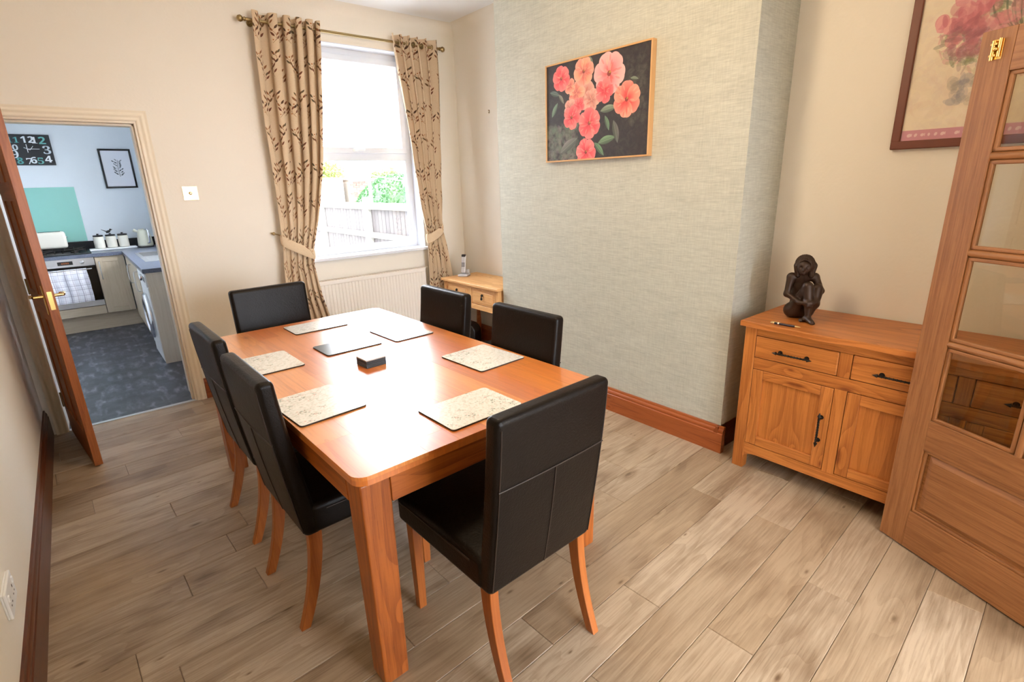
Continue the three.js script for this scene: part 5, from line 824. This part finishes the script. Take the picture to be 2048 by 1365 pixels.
{ // canisters on a white tray, kettle, vase with stems, dark sprig ornament
  const z = -3.64, tr = thing('tray', 'long white tray under the canisters on the kitchen worktop', 'tray', [1.36, KY + 0.0005, z]); part('base', softBox(0.47, 0.022, 0.17, 0.008, { n: [4, 1, 4], deform: (x, y, zz) => [x * (1 + y), y + 0.0115, zz * (1 + y)] }), mWhite, tr);
  const mC = M({ color: S('#e3dfd2'), roughness: 0.4 });
  [['left', 1.235, 'left canister of three cream canisters on the white tray'], ['m', 1.355, 'middle canister of three cream canisters on the white tray'], ['r', 1.475, 'right canister of three cream canisters, nearest the kettle']].forEach(([, x, label]) => { const t = thing('canister', label, 'canister', [x, KY + 0.0235, z], 0, 'canisters on the white tray'); part('jar', lathe([[0, 0], [0.048, 0], [0.053, 0.01], [0.053, 0.125], [0.047, 0.14], [0, 0.14]], 24), mC, t); part('lid', lathe([[0, 0.14], [0.05, 0.14], [0.05, 0.156], [0.012, 0.159], [0.010, 0.163], [0.013, 0.172], [0, 0.174]], 24), mBlackMatt, t); });
  const bd = thing('ornament', 'small dark bird ornament with a long tail above the middle canister', 'ornament', [1.345, KY + 0.1985, z]); part('body', [softBox(0.045, 0.03, 0.026, 0.012, { n: [3, 2, 2], deform: (x, y, zz) => [x, y + 0.016 + x * 0.3, zz] }), ball(0.012, 0.026, 0.038, 0, 10, 8), cyl(0.006, 0.002, [-0.016, 0.018, 0], [-0.065, 0.045, 0], 8), cyl(0.004, 0.0005, [0.034, 0.04, 0], [0.05, 0.038, 0], 6)], mBlackMatt, bd);
  const k = thing('kettle', 'cream upright kettle with chrome handle in the kitchen corner', 'kettle', [1.69, KY + 0.0005, -3.58], 0.25); part('body', lathe([[0, 0.012], [0.078, 0.012], [0.082, 0.03], [0.074, 0.13], [0.06, 0.20], [0.045, 0.222], [0, 0.228]], 28), M({ color: S('#d9d8c4'), roughness: 0.3 }), k); part('base', cyl(0.08, 0.08, [0, 0, 0], [0, 0.012, 0], 24), mBlackMatt, k); part('handle', tube([[0.0, 0.215, 0.05], [0.01, 0.215, 0.105], [0.01, 0.15, 0.12], [0.01, 0.07, 0.105], [0, 0.055, 0.08]], 0.011, 30, 10), mChrome, k); part('spout', cyl(0.012, 0.02, [-0.05, 0.19, -0.03], [-0.085, 0.215, -0.05], 10), M({ color: S('#d9d8c4'), roughness: 0.3 }), k);
  const v = thing('vase', 'slim vase of dark stems at the right of the kitchen worktop', 'vase', [1.90, KY + 0.0005, -3.72]); part('vessel', lathe([[0, 0], [0.03, 0], [0.042, 0.05], [0.03, 0.12], [0.018, 0.15], [0.022, 0.165], [0.018, 0.165]], 20), M({ color: S('#b98d5c'), roughness: 0.5 }), v);
  const st = []; for (let i = 0; i < 9; i++) { const a = i * 0.7, q = 0.03 + 0.008 * i; st.push(tube([[0, 0.15, 0], [q * Math.cos(a) * 0.5, 0.28, q * Math.sin(a) * 0.5], [q * Math.cos(a), 0.40 + 0.01 * i, q * Math.sin(a)]], 0.002, 8, 5)); for (let j = 0; j < 7; j++) { const l = new THREE.SphereGeometry(1, 6, 4); l.scale(0.012, 0.005, 0.007); l.rotateZ(j); l.translate(q * Math.cos(a) * (0.5 + j * 0.08) + 0.008 * Math.sin(j * 4), 0.27 + j * 0.022, q * Math.sin(a) * (0.5 + j * 0.08)); st.push(l); } } part('stems', st, M({ color: S('#3c4038'), roughness: 0.8 }), v);
}

// ------------------------------------------------------------------ yard seen through the window
{
  struct(part('ground_yard', muv(pb(2.2, 60, -0.5, -0.25, -60, 12), 'x', [0, 0]), M({ color: S('#b2b2af'), roughness: 0.9 }), scene), 'grey paved yard outside the window', 'ground');
  const FX = 4.72, top = 1.30, mF = [0x4b4442, 0x433d3b, 0x524b48].map((c, i) => woodMat(c, 0x3c3634, { L: 2, W: 0.5, w: 256, h: 128, s: 600 + i, rings: 20, ringK: 0.4, knots: 1 }, { roughness: 0.85 })), mPost = M({ color: S('#9a978f'), roughness: 0.9 }), mRail = woodMat(0x777168, 0x57524a, { L: 2, W: 0.4, w: 256, h: 128, s: 610, rings: 12, knots: 0 }, { roughness: 0.85 });
  const f = thing('garden_fence', 'weathered close-board fence with pale posts outside the window', 'fence');
  for (let i = 0; i < 66; i++) { const z = -7.6 + i * 0.122; part('board', bb(FX + 0.03, FX + 0.048 + 0.006 * (i % 2), -0.24, top - 0.03 - 0.01 * hash(i, 1, 2), z, z + 0.116, 0.003, 'y'), mF[i % 3], f); }
  for (const y of [1.20, 0.76, 0.10]) part('rail', bb(FX - 0.03, FX + 0.03, y, y + 0.085, -7.6, 0.45, 0.006, 'z'), mRail, f);
  part('capping', bb(FX - 0.03, FX + 0.075, top - 0.03, top, -7.6, 0.45, 0.005, 'z'), mRail, f);
  for (const z of [-7.55, -5.60, -3.62, -1.64, 0.34]) part('fence_post', bb(FX - 0.06, FX + 0.045, -0.24, top + 0.085, z - 0.055, z + 0.055, 0.012, 'y'), mPost, f);
  // neighbours' white shed with an orange-edged roof, brick outbuilding
  const sh = thing('white_outbuilding', 'white rendered outbuilding with an orange roof edge beyond the fence', 'outbuilding'); part('walls', pb(6.9, 8.68, -0.25, 1.80, -15.8, -14), M({ color: S('#cfc9be'), roughness: 0.9 }), sh); part('roof', bb(6.7, 8.78, 1.80, 1.88, -15.9, -13.9, 0.02), M({ color: S('#a5703c'), roughness: 0.8 }), sh);
  const br = thing('brick_outbuilding', 'red brick outbuilding beyond the fence beside the hedge', 'outbuilding');
  const bm = ['#7c4c42', '#885a4e', '#704038'].map((c) => M({ color: S(c), roughness: 0.95 })); part('mortar', pb(8.92, 10.4, -0.25, 1.78, -15.4, -14.02), M({ color: S('#8a8279'), roughness: 1 }), br);
  const bg = new THREE.BoxGeometry(0.215, 0.065, 0.03); for (let r = 0; r < 10; r++) for (let c = 0; c < 6; c++) { const m = part('brick', bg, bm[Math.floor(hash(r, c, 4) * 3)], br); m.position.set(9.05 + c * 0.225 + (r % 2 ? 0.1125 : 0), 1.02 + r * 0.075, -14.01); }
  part('roof', bb(8.87, 10.5, 1.78, 1.84, -15.5, -13.92, 0.02), M({ color: S('#8d8480'), roughness: 0.8 }), br);
  // foliage
  const leafMat = (c) => M({ color: S(c), roughness: 0.8, side: THREE.DoubleSide, transmission: 0.3, thickness: 0 });
  function leaves(n, place, size) { const P = [], N = []; const v = new THREE.Vector3(), q = new THREE.Quaternion(), e = new THREE.Euler(); for (let i = 0; i < n; i++) { const [x, y, z] = place(); e.set(rr(-1.2, 1.2), rr(0, 6.3), rr(-1.2, 1.2)); q.setFromEuler(e); const s = size * rr(0.6, 1.3); for (const [a, b, c2] of [[-1, 0, 0], [0, 0.12, 0.5], [1, 0, 0], [-1, 0, 0], [1, 0, 0], [0, 0.12, -0.5]]) { v.set(a * s, b * s, c2 * s).applyQuaternion(q); P.push(x + v.x, y + v.y, z + v.z); } } const g = new THREE.BufferGeometry(); g.setAttribute('position', new THREE.Float32BufferAttribute(P, 3)); g.computeVertexNormals(); return g; }
  const hd = thing('hedge', 'clipped green hedge beyond the fence, right side of the window view', 'hedge'); const core = new THREE.IcosahedronGeometry(1, 4); { const p = core.attributes.position; for (let i = 0; i < p.count; i++) { const k = 1 + 0.25 * (fbm(p.getX(i) * 2 + 9, p.getY(i) * 2 + p.getZ(i) * 2 + 9, 3, 3) - 0.5); p.setXYZ(i, p.getX(i) * k * 0.85, p.getY(i) * k * 1.0, p.getZ(i) * k * 1.7); } core.computeVertexNormals(); } core.translate(7.1, 0.74, -6.95);
  part('foliage', [core, leaves(5000, () => { const a = rr(0, 6.28), b = Math.acos(rr(-0.3, 1)); return [7.1 + 0.92 * Math.sin(b) * Math.cos(a), 0.74 + 1.06 * Math.cos(b), -6.95 + 1.75 * Math.sin(b) * Math.sin(a)]; }, 0.05)], leafMat('#3a6434'), hd); part('trunk', cyl(0.05, 0.04, [7.1, -0.25, -6.95], [7.1, 0.6, -6.95], 8), M({ color: S('#6b5a48') }), hd);
  const tree = (x, z, h, R, col, label) => { const t = thing('garden_tree', label, 'tree', [x, -0.25, z]); part('trunk', [cyl(0.14, 0.08, [0, 0, 0], [0.05, h * 0.55, 0], 10), cyl(0.06, 0.02, [0.05, h * 0.5, 0], [0.6, h * 0.85, 0.2], 8), cyl(0.06, 0.02, [0.04, h * 0.45, 0], [-0.6, h * 0.8, -0.2], 8)], M({ color: S('#6b5a48'), roughness: 0.9 }), t); part('crown', leaves(5200, () => { const a = rr(0, 6.28), b = Math.acos(rr(-1, 1)), d = Math.cbrt(rnd()) * R * (0.75 + 0.4 * vn(a * 2, b * 3, 7)); return [d * Math.sin(b) * Math.cos(a), h - R * 0.7 + d * 0.75 * Math.cos(b), d * Math.sin(b) * Math.sin(a)]; }, 0.075), leafMat(col), t); };
  tree(9.5, -18.5, 3.0, 1.25, '#7c8a3e', 'yellow-green tree behind the white outbuilding at the left of the window view');
  tree(12.4, -18, 2.5, 0.9, '#74854c', 'smaller pale tree behind the brick outbuilding');
  const wl = thing('washing_line', 'thin white washing line strung above the fence', 'washing line'); part('line', tube([[5.4, 1.75, -4.9], [6.2, 1.60, -4.6], [7.0, 1.62, -4.0], [7.8, 1.74, -3.4]], 0.008, 24, 5), mWhite, wl); part('line_post', cyl(0.03, 0.03, [5.4, -0.25, -4.9], [5.4, 1.78, -4.9], 10), mPost, wl); part('line_post', cyl(0.03, 0.03, [7.8, -0.25, -3.4], [7.8, 1.8, -3.4], 10), mPost, wl);
}

// ------------------------------------------------------------------ ceiling lamp (out of view above the table)
{
  const t = thing('ceiling_light', 'round opal ceiling light over the dining table', 'ceiling light', [LAMP.at[0], CEIL, LAMP.at[2]]);
  part('rose', cyl(0.16, 0.16, [0, -0.03, 0], [0, 0, 0], 32), mWhite, t);
  part('opal_bowl', lathe([[0, -0.16], [0.07, -0.152], [0.13, -0.12], [0.165, -0.06], [0.16, -0.03]], 32), M({ color: S('#fff4e2'), roughness: 0.4, emissive: LAMP.color, emissiveIntensity: 2.5 }), t);
  const l = new THREE.PointLight(LAMP.color, LAMP.intensity); l.position.set(...LAMP.at); l.shadow.radius = 7; l.castShadow = true; scene.add(l);
}
renderer.render(scene, camera);
